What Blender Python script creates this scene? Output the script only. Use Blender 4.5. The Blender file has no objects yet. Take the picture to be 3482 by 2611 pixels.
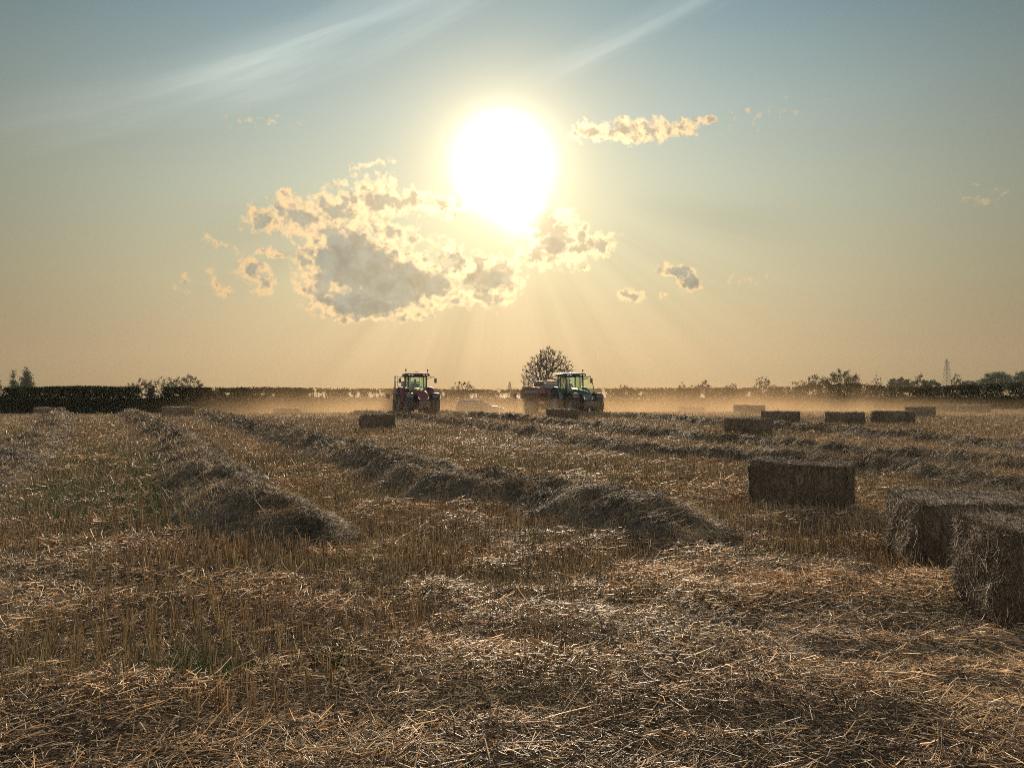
import bpy, bmesh, math, random
import numpy as np
from mathutils import Vector, Matrix

R = math.radians
rng = np.random.default_rng(11)
random.seed(11)
scene = bpy.context.scene
COL = scene.collection

# ------------------------------------------------------------------ camera
F, CX, HY, CAMH = 2600.0, 1741.0, 1335.0, 1.7      # focal length in photo pixels, centre column, horizon row, eye height
cam_d = bpy.data.cameras.new('camera')
cam = bpy.data.objects.new('camera', cam_d); COL.objects.link(cam)
cam.location = (0, 0, CAMH)
cam.rotation_euler = (R(90) + math.atan((HY - 1305.5) / F), 0, 0)
cam_d.sensor_width = 36; cam_d.lens = F / 3482 * 36
cam_d.clip_start = 0.05; cam_d.clip_end = 6000
scene.camera = cam

# ------------------------------------------------------------------ sun, sky, exposure
SUN_AZ = math.atan((1710 - CX) / F)
SUN_EL = math.atan((HY - 560) / F * math.cos(SUN_AZ))
sun_dir = Vector((math.sin(SUN_AZ) * math.cos(SUN_EL), math.cos(SUN_AZ) * math.cos(SUN_EL), math.sin(SUN_EL)))
sl = bpy.data.lights.new('sun', 'SUN'); sl.energy = 5.0; sl.angle = R(0.6); sl.color = (1.0, 0.83, 0.62)
so = bpy.data.objects.new('sun', sl); COL.objects.link(so)
so.rotation_euler = (-sun_dir).to_track_quat('-Z', 'Y').to_euler()
so.location = (0, 40, 40)

scene.view_settings.view_transform = 'Standard'
scene.view_settings.look = 'None'
scene.view_settings.exposure = 1.0
scene.view_settings.gamma = 1.0
scene.cycles.use_denoising = False          # real grain keeps the straw crisp
scene.cycles.use_adaptive_sampling = False
scene.cycles.max_bounces = 6
scene.cycles.diffuse_bounces = 1
scene.cycles.filter_width = 0.95
scene.cycles.transparent_max_bounces = 12
scene.cycles.volume_bounces = 0
scene.cycles.volume_step_rate = 2.0
scene.cycles.volume_max_steps = 96
scene.cycles.sample_clamp_indirect = 4.0
scene.cycles.sample_clamp_direct = 0.0


class NT:
    """tiny expression helper for node trees"""
    def __init__(self, tree):
        self.t = tree; self.n = tree.nodes; self.l = tree.links
    def new(self, typ, **kw):
        nd = self.n.new(typ)
        for k, v in kw.items(): setattr(nd, k, v)
        return nd
    def put(self, sock, v):
        if v is None: return
        if hasattr(v, 'is_output') or isinstance(v, bpy.types.NodeSocket): self.l.new(v, sock)
        else: sock.default_value = v
    def m(self, op, a, b=None, c=None, clamp=False):
        nd = self.new('ShaderNodeMath', operation=op, use_clamp=clamp)
        for i, v in enumerate((a, b, c)):
            if v is not None: self.put(nd.inputs[i], v)
        return nd.outputs[0]
    def v(self, op, a, b=None, scale=None):
        nd = self.new('ShaderNodeVectorMath', operation=op)
        self.put(nd.inputs[0], a)
        if b is not None: self.put(nd.inputs[1], b)
        if scale is not None: self.put(nd.inputs['Scale'], scale)
        return nd.outputs['Value'] if op in ('LENGTH', 'DOT_PRODUCT', 'DISTANCE') else nd.outputs[0]
    def rng(self, x, a, b, c=0.0, d=1.0, smooth=True):
        nd = self.new('ShaderNodeMapRange', interpolation_type='SMOOTHSTEP' if smooth else 'LINEAR')
        self.put(nd.inputs[0], x)
        for i, q in enumerate((a, b, c, d)): self.put(nd.inputs[i + 1], q)
        return nd.outputs[0]
    def mix(self, f, a, b, mode='MIX'):
        nd = self.new('ShaderNodeMix', data_type='RGBA', blend_type=mode)
        self.put(nd.inputs[0], f)
        self.put(nd.inputs[6], a if not isinstance(a, tuple) or len(a) == 4 else (*a, 1))
        self.put(nd.inputs[7], b if not isinstance(b, tuple) or len(b) == 4 else (*b, 1))
        return nd.outputs[2]
    def ramp(self, x, stops, interp='LINEAR'):
        nd = self.new('ShaderNodeValToRGB'); cr = nd.color_ramp; cr.interpolation = interp
        while len(cr.elements) < len(stops): cr.elements.new(0.5)
        for e, (p, c) in zip(cr.elements, stops):
            e.position = p; e.color = (*c, 1) if len(c) == 3 else c
        self.put(nd.inputs[0], x)
        return nd.outputs[0]
    def noise(self, vec, scale=5, detail=4, rough=0.5, dist=0.0):
        nd = self.new('ShaderNodeTexNoise')
        self.put(nd.inputs['Vector'], vec); nd.inputs['Scale'].default_value = scale
        nd.inputs['Detail'].default_value = detail; nd.inputs['Roughness'].default_value = rough
        nd.inputs['Distortion'].default_value = dist
        return nd.outputs[0]
    def xyz(self, v):
        nd = self.new('ShaderNodeSeparateXYZ'); self.put(nd.inputs[0], v); return nd.outputs
    def comb(self, x, y, z):
        nd = self.new('ShaderNodeCombineXYZ')
        for i, q in enumerate((x, y, z)): self.put(nd.inputs[i], q)
        return nd.outputs[0]


def s2l(*c):
    return tuple((v / 255 / 12.92) if v / 255 <= 0.04045 else ((v / 255 + 0.055) / 1.055) ** 2.4 for v in c)


def azel(px, py):
    """direction (degrees) of a point of sky seen in the photo"""
    az = math.atan((px - CX) / F)
    el = math.atan((HY - py) / F * math.cos(az))
    return math.degrees(az), math.degrees(el)


world = bpy.data.worlds.new('World'); scene.world = world; world.use_nodes = True
w = NT(world.node_tree); w.n.clear()
gen = w.new('ShaderNodeTexCoord').outputs['Generated']
d = w.v('NORMALIZE', gen)
dx, dy, dz = w.xyz(d)
front = w.rng(dy, 0.1, 0.3)
az = w.m('MULTIPLY', w.m('ARCTAN2', dx, dy), 57.29578)
el = w.m('MULTIPLY', w.m('ARCSINE', dz), 57.29578)
th = w.m('MULTIPLY', w.m('ARCCOSINE', w.m('MINIMUM', w.v('DOT_PRODUCT', d, tuple(sun_dir)), 0.999999)), 57.29578)
sky = w.new('ShaderNodeTexSky', sky_type='NISHITA', sun_disc=False)
sky.sun_elevation = SUN_EL; sky.sun_rotation = SUN_AZ
sky.air_density = 1.5; sky.dust_density = 4.0; sky.ozone_density = 2.0
nish = w.v('SCALE', sky.outputs[0], scale=0.003)
# clear-air colour by height, hazy tan at the horizon to slate blue overhead
elr = w.m('DIVIDE', el, 40.0, clamp=True)
grad = w.ramp(elr, [(0.0, s2l(211, 180, 134)), (0.09, s2l(209, 185, 145)), (0.20, s2l(201, 191, 156)), (0.34, s2l(185, 190, 168)),
                    (0.50, s2l(160, 177, 173)), (0.64, s2l(128, 156, 164)), (0.85, s2l(92, 130, 148)), (1.0, s2l(70, 104, 128))])
# brighter and warmer towards the sun
far = w.rng(th, 8.0, 44.0, 1.0, 0.40, smooth=True)
# added fill: the unseen sky behind the camera is brightened to lift shaded sides
back_fill = w.m('MULTIPLY', w.rng(th, 52.0, 95.0), 1.0)
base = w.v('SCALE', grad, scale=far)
base = w.v('ADD', base, w.v('SCALE', (0.92, 0.95, 1.0), scale=back_fill))
warm = w.m('MULTIPLY', w.m('EXPONENT', w.m('DIVIDE', th, -7.0)), 1.0)
base = w.v('ADD', base, w.v('SCALE', (0.16, 0.09, 0.01), scale=warm))
warm2 = w.m('EXPONENT', w.m('DIVIDE', th, -2.9))
base = w.v('ADD', base, w.v('SCALE', (1.7, 1.3, 0.60), scale=warm2))
glare = w.m('EXPONENT', w.m('MULTIPLY', w.m('POWER', w.m('DIVIDE', th, 2.15), 2.0), -1.0))
ga, ge = azel(1765, 735)                         # the blown-out glare spills into the thin cloud below the sun
gl2 = w.m('ADD', w.m('POWER', w.m('DIVIDE', w.m('SUBTRACT', az, ga), 1.5), 2.0), w.m('POWER', w.m('DIVIDE', w.m('SUBTRACT', el, ge), 1.5), 2.0))
glare = w.m('ADD', glare, w.m('MULTIPLY', w.m('EXPONENT', w.m('MULTIPLY', gl2, -1.0)), 0.10))
core_c = w.v('SCALE', (6.0, 5.6, 4.6), scale=w.m('MULTIPLY', glare, front))
# cirrus streaks
ae = w.comb(az, el, 0.0)
def band(px, py, ang, length, width, seed, amp):
    a, e = azel(px, py)
    mp = w.new('ShaderNodeMapping', vector_type='TEXTURE')
    w.put(mp.inputs[0], ae); mp.inputs['Location'].default_value = (a, e, 0); mp.inputs['Rotation'].default_value = (0, 0, R(ang))
    q = mp.outputs[0]; qx, qy, _ = w.xyz(q)
    nz = w.noise(w.comb(w.m('MULTIPLY', qx, 0.07), w.m('MULTIPLY', qy, 0.75), seed), 1.0, 5, 0.6)
    lat = w.m('ABSOLUTE', w.m('ADD', qy, w.m('MULTIPLY', w.m('SUBTRACT', nz, 0.5), 3.0)))
    f = w.m('MULTIPLY', w.rng(lat, width, 0.0), w.rng(w.m('ABSOLUTE', qx), length, length * 0.35))
    return w.m('MULTIPLY', w.m('MULTIPLY', f, w.rng(nz, 0.25, 0.75, 0.45, 1.0)), amp)
cir = w.m('ADD', band(1250, 70, 24, 17, 3.2, 1.3, 0.14), band(2200, 80, 20, 13, 1.6, 4.1, 0.07))
cir = w.m('ADD', cir, band(1000, 150, 21, 13, 0.7, 7.7, 0.10))
cir = w.m('ADD', cir, band(2200, 90, 19, 9, 0.6, 3.9, 0.07))
cir = w.m('ADD', cir, band(600, 300, 20, 15, 2.6, 9.1, 0.07))
base = w.v('ADD', base, w.v('SCALE', (1.0, 0.96, 0.84), scale=cir))
# broad shadow of the cloud bank in the hazy air, fanning away from the sun
sa, se = math.degrees(SUN_AZ), math.degrees(SUN_EL)
pol = w.m('ARCTAN2', w.m('SUBTRACT', el, se), w.m('SUBTRACT', az, sa))
rays = w.noise(w.comb(w.m('MULTIPLY', pol, 3.0), 0.0, 2.0), 1.0, 3, 0.6)
raym = w.m('MULTIPLY', w.rng(th, 7.0, 11.0), w.rng(th, 26.0, 14.0))
raym = w.m('MULTIPLY', raym, w.rng(w.m('SUBTRACT', el, se), -1.0, -5.0))
dark = w.m('SUBTRACT', 1.0, w.m('MULTIPLY', w.m('MULTIPLY', raym, w.rng(rays, 0.40, 0.66)), 0.15))
base = w.v('SCALE', base, scale=dark)

# cumulus: soft ellipses in sky angles, broken up by noise
CLOUDS = [  # px, py, rx, ry, rot, weight
    (900, 745, 80, 48, 10, 1), (1010, 730, 130, 62, 0, 1), (1150, 722, 140, 85, 8, 1), (1275, 680, 110, 85, 0, 1), (1400, 685, 135, 46, -8, 0.9), (1500, 700, 110, 40, -8, 1),
    (1100, 785, 170, 48, -5, 1), (1330, 790, 140, 46, -12, 0.85),
    (1180, 880, 180, 110, 0, 1.35), (1330, 960, 210, 120, 0, 1.4), (1240, 1030, 210, 62, 0, 1.3), (1060, 880, 62, 75, 0, 1), (1095, 970, 95, 100, 0, 1.05),
    (1130, 1050, 90, 45, -15, 1), (1610, 915, 110, 66, 0, 0.85), (1700, 950, 92, 92, 0, 1.15), (1530, 850, 80, 36, -30, 0.55), (1450, 1040, 180, 18, 8, 0.7), (1640, 1010, 130, 38, 4, 1),
    (1790, 740, 75, 70, 0, 1), (1850, 770, 100, 88, 0, 1.1), (1900, 790, 80, 95, 0, 1.1), (1980, 845, 120, 50, 12, 1.1), (1850, 870, 120, 45, -4, 1.05), (2050, 835, 55, 45, 0, 1), (1985, 800, 30, 50, 0, 1),
    (2020, 443, 95, 30, 0, 1), (2130, 440, 100, 34, 0, 1), (2220, 440, 100, 38, 0, 1), (2320, 430, 75, 28, 5, 1), (2410, 408, 38, 15, 0, 0.9), (2160, 465, 60, 28, 0, 0.9),
    (2285, 918, 50, 32, -10, 1.1), (2345, 955, 48, 40, -40, 1.15), (2150, 1007, 50, 26, 0, 1.0), (855, 915, 58, 42, 0, 1.05), (895, 970, 42, 42, -40, 0.95), (925, 862, 58, 16, 0, 0.85),
    (1255, 560, 70, 18, 10, 0.4), (885, 404, 80, 16, 3, 0.18), (725, 940, 26, 26, 0, 0.5), (2520, 950, 60, 22, 0, 0.30), (2590, 385, 85, 20, 5, 0.15), (620, 960, 40, 26, 0, 0.32),
    (750, 985, 40, 24, -30, 0.7), (965, 662, 30, 24, 0, 0.8), (1165, 628, 50, 16, 0, 0.5), (1395, 1075, 80, 22, 0, 0.95), (1990, 912, 24, 12, 0, 0.8), (2260, 1008, 20, 12, 0, 0.75),
    (3320, 670, 50, 20, 0, 0.2), (740, 830, 60, 16, -20, 0.4), (1290, 900, 120, 80, 0, 1.25), (1470, 975, 90, 60, 0, 1.1),
]
warp = w.new('ShaderNodeTexNoise'); w.put(warp.inputs['Vector'], ae); warp.inputs['Scale'].default_value = 0.9; warp.inputs['Detail'].default_value = 6; warp.inputs['Roughness'].default_value = 0.65
aew = w.v('ADD', ae, w.v('SCALE', w.v('SUBTRACT', warp.outputs[1], (0.5, 0.5, 0.5)), scale=1.7))
K = math.degrees(1 / F)
dens = None; aec = aew
for i_, (px, py, rx, ry, rot, wt) in enumerate(CLOUDS):
    if i_ and i_ % 6 == 0: aec = w.v('ADD', aew, w.v('SCALE', (1.0, 1.0, 0.0), scale=w.m('MULTIPLY', dens, 1e-7)))   # keeps the node stack short
    a, e = azel(px, py)
    mp = w.new('ShaderNodeMapping', vector_type='TEXTURE')
    w.put(mp.inputs[0], aec); mp.inputs['Location'].default_value = (a, e, 0); mp.inputs['Rotation'].default_value = (0, 0, R(rot))
    mp.inputs['Scale'].default_value = (rx * K * 1.12, ry * K * 1.12, 1e6)
    q = w.m('MULTIPLY_ADD', w.v('LENGTH', mp.outputs[0]), -wt, wt)
    dens = q if dens is None else w.m('SMOOTH_MAX', dens, q, 0.12)
fb = w.noise(ae, 1.4, 9, 0.58, 0.25)
fb2 = w.noise(w.v('ADD', ae, (5.2, 1.3, 0.0)), 0.75, 7, 0.58, 0.3)
dd = w.m('ADD', dens, w.m('MULTIPLY', w.m('SUBTRACT', fb, 0.535), 1.9))
alpha = w.rng(dd, -0.03, 0.42)
thick = w.rng(w.m('ADD', dd, w.m('MULTIPLY', w.m('SUBTRACT', fb2, 0.5), 2.2)), 0.20, 1.0)
near_sun = w.m('EXPONENT', w.m('DIVIDE', th, -6.5))
rim = w.v('ADD', s2l(226, 190, 138), w.v('SCALE', (2.0, 1.6, 1.0), scale=near_sun))
rim = w.v('SCALE', rim, scale=w.rng(th, 8.0, 30.0, 1.0, 0.80))
shade = w.v('ADD', w.v('SCALE', (0.220, 0.242, 0.212), scale=w.rng(fb2, 0.3, 0.7, 0.74, 1.30)), w.v('SCALE', (0.75, 0.42, 0.10), scale=w.m('EXPONENT', w.m('DIVIDE', th, -5.0))))
tos = w.v('NORMALIZE', w.comb(w.m('SUBTRACT', sa, az), w.m('SUBTRACT', se, el), 0.0))
pf = [w.noise(w.v('ADD', ae, w.v('SCALE', tos, scale=q_)), 1.1, 6, 0.55, 0.2) for q_ in (0.40, 0.0)]
lit_ = w.m('MULTIPLY', w.m('SUBTRACT', pf[1], pf[0]), 4.2)              # the sides of the puffs that face the sun
core_m = w.rng(dens, 0.85, 0.35, 0.06, 1.0)
f_lit = w.m('ADD', w.m('SUBTRACT', 1.0, thick), w.m('MULTIPLY', w.m('ADD', lit_, 0.10), core_m), clamp=True)
core = None; aec = w.v('ADD', aew, w.v('SCALE', (1.0, 1.0, 0.0), scale=w.m('MULTIPLY', dens, 1e-7)))   # the thick grey heart of the bank, in shade
for (px, py, rx, ry) in [(1225, 905, 150, 85), (1190, 835, 90, 50), (1330, 965, 150, 90), (1235, 1035, 150, 42), (1450, 965, 90, 52), (1640, 955, 75, 48), (1105, 872, 40, 40), (1875, 835, 55, 30), (2310, 925, 34, 14), (2350, 962, 26, 22), (1530, 885, 55, 26)]:
    if px == 1450: aec = w.v('ADD', aew, w.v('SCALE', (1.0, 1.0, 0.0), scale=w.m('MULTIPLY', core, 1e-7)))
    a, e = azel(px, py)
    mp = w.new('ShaderNodeMapping', vector_type='TEXTURE')
    w.put(mp.inputs[0], aec); mp.inputs['Location'].default_value = (a, e, 0); mp.inputs['Scale'].default_value = (rx * K, ry * K, 1e6)
    q = w.m('SUBTRACT', 1.0, w.v('LENGTH', mp.outputs[0]))
    core = q if core is None else w.m('SMOOTH_MAX', core, q, 0.10)
core = w.rng(w.m('ADD', core, w.m('MULTIPLY', w.m('SUBTRACT', fb, 0.5), 1.1)), -0.06, 0.34)
f_lit = w.m('MULTIPLY', w.m('MAXIMUM', f_lit, 0.15), w.m('SUBTRACT', 1.0, w.m('MULTIPLY', core, 0.88)))
cc = w.mix(f_lit, shade, rim)
out = w.mix(w.m('MULTIPLY', w.m('MULTIPLY', alpha, front), 0.94), base, cc)
out = w.v('ADD', out, core_c)
# below the horizon: dull straw colour, never seen directly
out = w.mix(w.rng(el, -3.0, -0.5), (0.10, 0.08, 0.05), out)
out = w.v('ADD', out, nish)
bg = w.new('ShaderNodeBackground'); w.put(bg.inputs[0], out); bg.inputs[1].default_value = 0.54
wo = w.new('ShaderNodeOutputWorld'); w.l.new(bg.outputs[0], wo.inputs[0])
world.cycles.sampling_method = 'MANUAL'; world.cycles.sample_map_resolution = 512


# ------------------------------------------------------------------ helpers
def tag(o, label=None, cat=None, group=None, kind=None):
    if label: o['label'] = label
    if cat: o['category'] = cat
    if group: o['group'] = group
    if kind: o['kind'] = kind
    return o


def empty(name, loc, rz=0.0):
    o = bpy.data.objects.new(name, None); COL.objects.link(o)
    o.location = loc; o.rotation_euler = (0, 0, rz); o.empty_display_size = 0.2
    return o


def mesh_np(name, V, faces_n, idx, mats, parent=None, attr=None, smooth=False, mat_idx=None):
    """one object from flat numpy arrays; faces_n = vertices per face"""
    me = bpy.data.meshes.new(name)
    V = np.ascontiguousarray(V, dtype=np.float32); idx = np.ascontiguousarray(idx, dtype=np.int32)
    nf = len(idx) // faces_n
    me.vertices.add(len(V)); me.vertices.foreach_set('co', V.ravel())
    me.loops.add(len(idx)); me.loops.foreach_set('vertex_index', idx.ravel())
    me.polygons.add(nf)
    me.polygons.foreach_set('loop_start', np.arange(0, nf * faces_n, faces_n, dtype=np.int32))
    me.polygons.foreach_set('loop_total', np.full(nf, faces_n, dtype=np.int32))
    if mat_idx is not None: me.polygons.foreach_set('material_index', mat_idx.astype(np.int32))
    if smooth: me.polygons.foreach_set('use_smooth', np.ones(nf, dtype=bool))
    me.update(calc_edges=True)
    if attr is not None:
        a = me.attributes.new('rnd', 'FLOAT', 'POINT'); a.data.foreach_set('value', np.ascontiguousarray(attr, dtype=np.float32))
    for m_ in (mats if isinstance(mats, (list, tuple)) else [mats]): me.materials.append(m_)
    o = bpy.data.objects.new(name, me); COL.objects.link(o)
    if parent is not None: o.parent = parent
    return o


class MB:
    """collects shapes and links them as ONE mesh object"""
    def __init__(self): self.v = []; self.f = []; self.s = []
    def add(self, vs, fs, smooth=False):
        b = len(self.v); self.v += [tuple(v) for v in vs]
        for f in fs: self.f.append([b + i for i in f]); self.s.append(smooth)
    def box(self, c, s, rot=None, bev=0.0):
        bm = bmesh.new(); bmesh.ops.create_cube(bm, size=1.0)
        bmesh.ops.scale(bm, vec=s, verts=bm.verts)
        if bev > 0: bmesh.ops.bevel(bm, geom=list(bm.edges), offset=bev, segments=2, profile=0.6, affect='EDGES')
        if rot: bmesh.ops.rotate(bm, matrix=Matrix.Rotation(rot[2], 3, 'Z') @ Matrix.Rotation(rot[1], 3, 'Y') @ Matrix.Rotation(rot[0], 3, 'X'), verts=bm.verts)
        bm.verts.index_update()
        self.add([v.co + Vector(c) for v in bm.verts], [[v.index for v in f.verts] for f in bm.faces], bev > 0)
        bm.free(); return self
    def tube(self, pts, r, n=8, closed=True):
        pts = [Vector(p) for p in pts]; rs = r if isinstance(r, (list, tuple)) else [r] * len(pts)
        vs = []; fs = []
        for i, p in enumerate(pts):
            t = (pts[min(i + 1, len(pts) - 1)] - pts[max(i - 1, 0)]).normalized()
            u = t.cross(Vector((0, 0, 1)) if abs(t.z) < 0.9 else Vector((1, 0, 0))).normalized(); v = t.cross(u)
            for k in range(n):
                a = 2 * math.pi * k / n; vs.append(p + (u * math.cos(a) + v * math.sin(a)) * rs[i])
        for i in range(len(pts) - 1):
            for k in range(n): fs.append([i * n + k, i * n + (k + 1) % n, (i + 1) * n + (k + 1) % n, (i + 1) * n + k])
        if closed: fs.append(list(range(n))[::-1]); fs.append([(len(pts) - 1) * n + k for k in range(n)])
        self.add(vs, fs, True); return self
    def lathe_x(self, c, prof, n=28):
        """profile [(x, radius)] spun round the x axis"""
        vs = []; fs = []; m_ = len(prof)
        for k in range(n):
            a = 2 * math.pi * k / n
            for (x, r) in prof: vs.append((c[0] + x, c[1] + r * math.cos(a), c[2] + r * math.sin(a)))
        for k in range(n):
            k2 = (k + 1) % n
            for i in range(m_ - 1): fs.append([k * m_ + i, k * m_ + i + 1, k2 * m_ + i + 1, k2 * m_ + i])
        self.add(vs, fs, True); return self
    def loft(self, rings, cap=True, smooth=True):
        n = len(rings[0]); vs = [p for r in rings for p in r]; fs = []
        for i in range(len(rings) - 1):
            for k in range(n): fs.append([i * n + k, i * n + (k + 1) % n, (i + 1) * n + (k + 1) % n, (i + 1) * n + k])
        if cap: fs.append(list(range(n))[::-1]); fs.append([(len(rings) - 1) * n + k for k in range(n)])
        self.add(vs, fs, smooth); return self
    def build(self, name, mat, parent=None):
        me = bpy.data.meshes.new(name); me.from_pydata(self.v, [], self.f); me.update()
        me.polygons.foreach_set('use_smooth', self.s)
        me.materials.append(mat)
        bm = bmesh.new(); bm.from_mesh(me); bmesh.ops.recalc_face_normals(bm, faces=bm.faces); bm.to_mesh(me); bm.free()
        o = bpy.data.objects.new(name, me); COL.objects.link(o)
        if parent is not None: o.parent = parent
        return o


# value noise for numpy
_tab = rng.random((256, 256)).astype(np.float64)
def vnoise(x, y):
    x = np.asarray(x, float); y = np.asarray(y, float)
    xi = np.floor(x).astype(int); yi = np.floor(y).astype(int); fx = x - xi; fy = y - yi
    fx = fx * fx * (3 - 2 * fx); fy = fy * fy * (3 - 2 * fy)
    g = lambda a, b: _tab[a & 255, b & 255]
    return (g(xi, yi) * (1 - fx) + g(xi + 1, yi) * fx) * (1 - fy) + (g(xi, yi + 1) * (1 - fx) + g(xi + 1, yi + 1) * fx) * fy
def fbm(x, y, o=4):
    s = 0; a = 0.5; n = 0
    for i in range(o): s = s + a * vnoise(np.asarray(x) * 2 ** i + 17.3 * i, np.asarray(y) * 2 ** i + 9.1 * i); n += a; a *= 0.5
    return s / n
def sstep(a, b, x):
    t = np.clip((np.asarray(x, float) - a) / (b - a), 0, 1); return t * t * (3 - 2 * t)


def crest(x):
    return np.interp(x, [-60, -30, 0, 14, 30, 60], [57, 57, 60, 62, 70, 76])
def ground(x, y):
    x = np.asarray(x, float); y = np.asarray(y, float)
    c = crest(x)
    z = -0.55 * sstep(0, 14, y - c)
    z = z + (fbm(x * 0.9, y * 0.9, 3) - 0.5) * 0.07 * sstep(60, 20, y) + (fbm(x * 1.9 + 3, y * 3.8 + 8, 3) - 0.5) * 0.13 * sstep(30, 10, y) + (fbm(x * 0.08 + 5, y * 0.08, 2) - 0.5) * 0.10 * sstep(8, 25, y)
    return z
def at(px, py):
    y = CAMH * F / (py - HY); x = (px - CX) / F * y
    for _ in range(3):
        zz = float(ground(x, y)); y = (CAMH - zz) * F / (py - HY); x = (px - CX) / F * y
    return x, y
def at_top(px, py, h, y0=20, y1=64):
    """ground point whose top at height h is seen at (px, py)"""
    best = None
    for y in np.arange(y0, y1, 0.1):
        x = (px - CX) / F * y; z = float(ground(x, y)) + h
        e = abs((CAMH - z) / y * F - (py - HY))
        if best is None or e < best[0] - 1e-6: best = (e, x, y)
    return best[1], best[2]


# ------------------------------------------------------------------ materials
def mat(name):
    m_ = bpy.data.materials.new(name); m_.use_nodes = True; t = NT(m_.node_tree); t.n.clear()
    return m_, t, t.new('ShaderNodeOutputMaterial')
def paint(name, c, rough=0.4, metal=0.0, dirt=0.5, dust=(0.20, 0.14, 0.085), coat=0.0):
    m_, t, o = mat(name); b = t.new('ShaderNodeBsdfPrincipled')
    co = t.new('ShaderNodeTexCoord').outputs['Object']
    n = t.noise(co, 2.2, 6, 0.65); f = t.m('MULTIPLY', t.rng(n, 0.38, 0.72), dirt)
    t.put(b.inputs['Base Color'], t.mix(f, c, dust))
    t.put(b.inputs['Roughness'], t.rng(n, 0.3, 0.7, rough, min(1, rough + 0.3)))
    b.inputs['Metallic'].default_value = metal; b.inputs['Coat Weight'].default_value = coat
    t.l.new(b.outputs[0], o.inputs[0]); return m_

def straw_mat(name, stops, transl=0.35, rough=0.32, spec=0.55, patch=None):
    """thin dry stems: each stem takes its colour from its own random value"""
    m_, t, o = mat(name)
    at_ = t.new('ShaderNodeAttribute', attribute_name='rnd')
    c = t.ramp(at_.outputs['Fac'], stops)
    if patch:
        pos = t.new('ShaderNodeNewGeometry').outputs['Position']
        px, py, pz = t.xyz(pos)
        n = t.noise(t.comb(t.m('MULTIPLY', px, 0.6), py, 0.0), 0.55, 4, 0.6)
        c = t.mix(t.rng(n, 0.35, 0.65), t.mix(1.0, c, patch[0], 'MULTIPLY'), t.mix(1.0, c, patch[1], 'MULTIPLY'))
    b = t.new('ShaderNodeBsdfPrincipled'); t.put(b.inputs['Base Color'], c)
    b.inputs['Roughness'].default_value = rough; b.inputs['Specular IOR Level'].default_value = spec
    tr = t.new('ShaderNodeBsdfTranslucent'); t.put(tr.inputs[0], t.mix(1.0, c, (1.0, 0.88, 0.66), 'MULTIPLY'))
    mx = t.new('ShaderNodeMixShader'); mx.inputs[0].default_value = transl
    t.l.new(b.outputs[0], mx.inputs[1]); t.l.new(tr.outputs[0], mx.inputs[2]); t.l.new(mx.outputs[0], o.inputs[0])
    return m_

STRAW = [(0.0, (0.036, 0.028, 0.020)), (0.20, (0.10, 0.076, 0.050)), (0.42, (0.20, 0.150, 0.090)), (0.60, (0.40, 0.32, 0.20)),
         (0.74, (0.52, 0.36, 0.17)), (0.88, (0.66, 0.55, 0.37)), (1.0, (0.80, 0.70, 0.50))]
M_LITTER = straw_mat('straw_litter', STRAW, 0.38, 0.50, 0.20, ((1.40, 1.22, 1.08), (1.28, 1.22, 1.15)))
STUB = [(0.0, (0.045, 0.030, 0.018)), (0.3, (0.13, 0.088, 0.048)), (0.6, (0.28, 0.21, 0.125)), (0.85, (0.45, 0.35, 0.205)), (1.0, (0.62, 0.51, 0.33))]
M_STUBBLE = straw_mat('stubble_stems', STUB, 0.42, 0.45, 0.3, ((1.22, 1.05, 0.88), (1.02, 1.06, 0.88)))
ROWC = [(0.0, (0.020, 0.016, 0.011)), (0.30, (0.095, 0.072, 0.046)), (0.58, (0.25, 0.19, 0.115)), (0.82, (0.42, 0.315, 0.185)), (1.0, (0.60, 0.47, 0.29))]
M_ROW = straw_mat('windrow_straw', ROWC, 0.30, 0.6, 0.2, ((1.0, 0.98, 0.92), (1.15, 1.0, 0.80)))
BALEC = [(0.0, (0.034, 0.025, 0.016)), (0.35, (0.115, 0.082, 0.050)), (0.7, (0.24, 0.175, 0.105)), (1.0, (0.48, 0.37, 0.23))]
M_BALE = straw_mat('bale_straw', BALEC, 0.28, 0.6, 0.2)
M_WEED = straw_mat('green_weed', [(0.0, (0.03, 0.05, 0.014)), (0.5, (0.08, 0.12, 0.035)), (1.0, (0.18, 0.22, 0.07))], 0.4, 0.45, 0.4)
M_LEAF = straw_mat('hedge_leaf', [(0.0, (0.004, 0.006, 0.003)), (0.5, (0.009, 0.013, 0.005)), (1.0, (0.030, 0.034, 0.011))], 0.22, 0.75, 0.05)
M_LEAF2 = straw_mat('tree_leaf', [(0.0, (0.035, 0.036, 0.016)), (0.5, (0.06, 0.058, 0.026)), (1.0, (0.10, 0.085, 0.035))], 0.30, 0.55, 0.25)
M_LEAF3 = straw_mat('far_leaf', [(0.0, (0.030, 0.045, 0.024)), (0.5, (0.05, 0.07, 0.036)), (1.0, (0.08, 0.10, 0.05))], 0.25, 0.6, 0.2)

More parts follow.
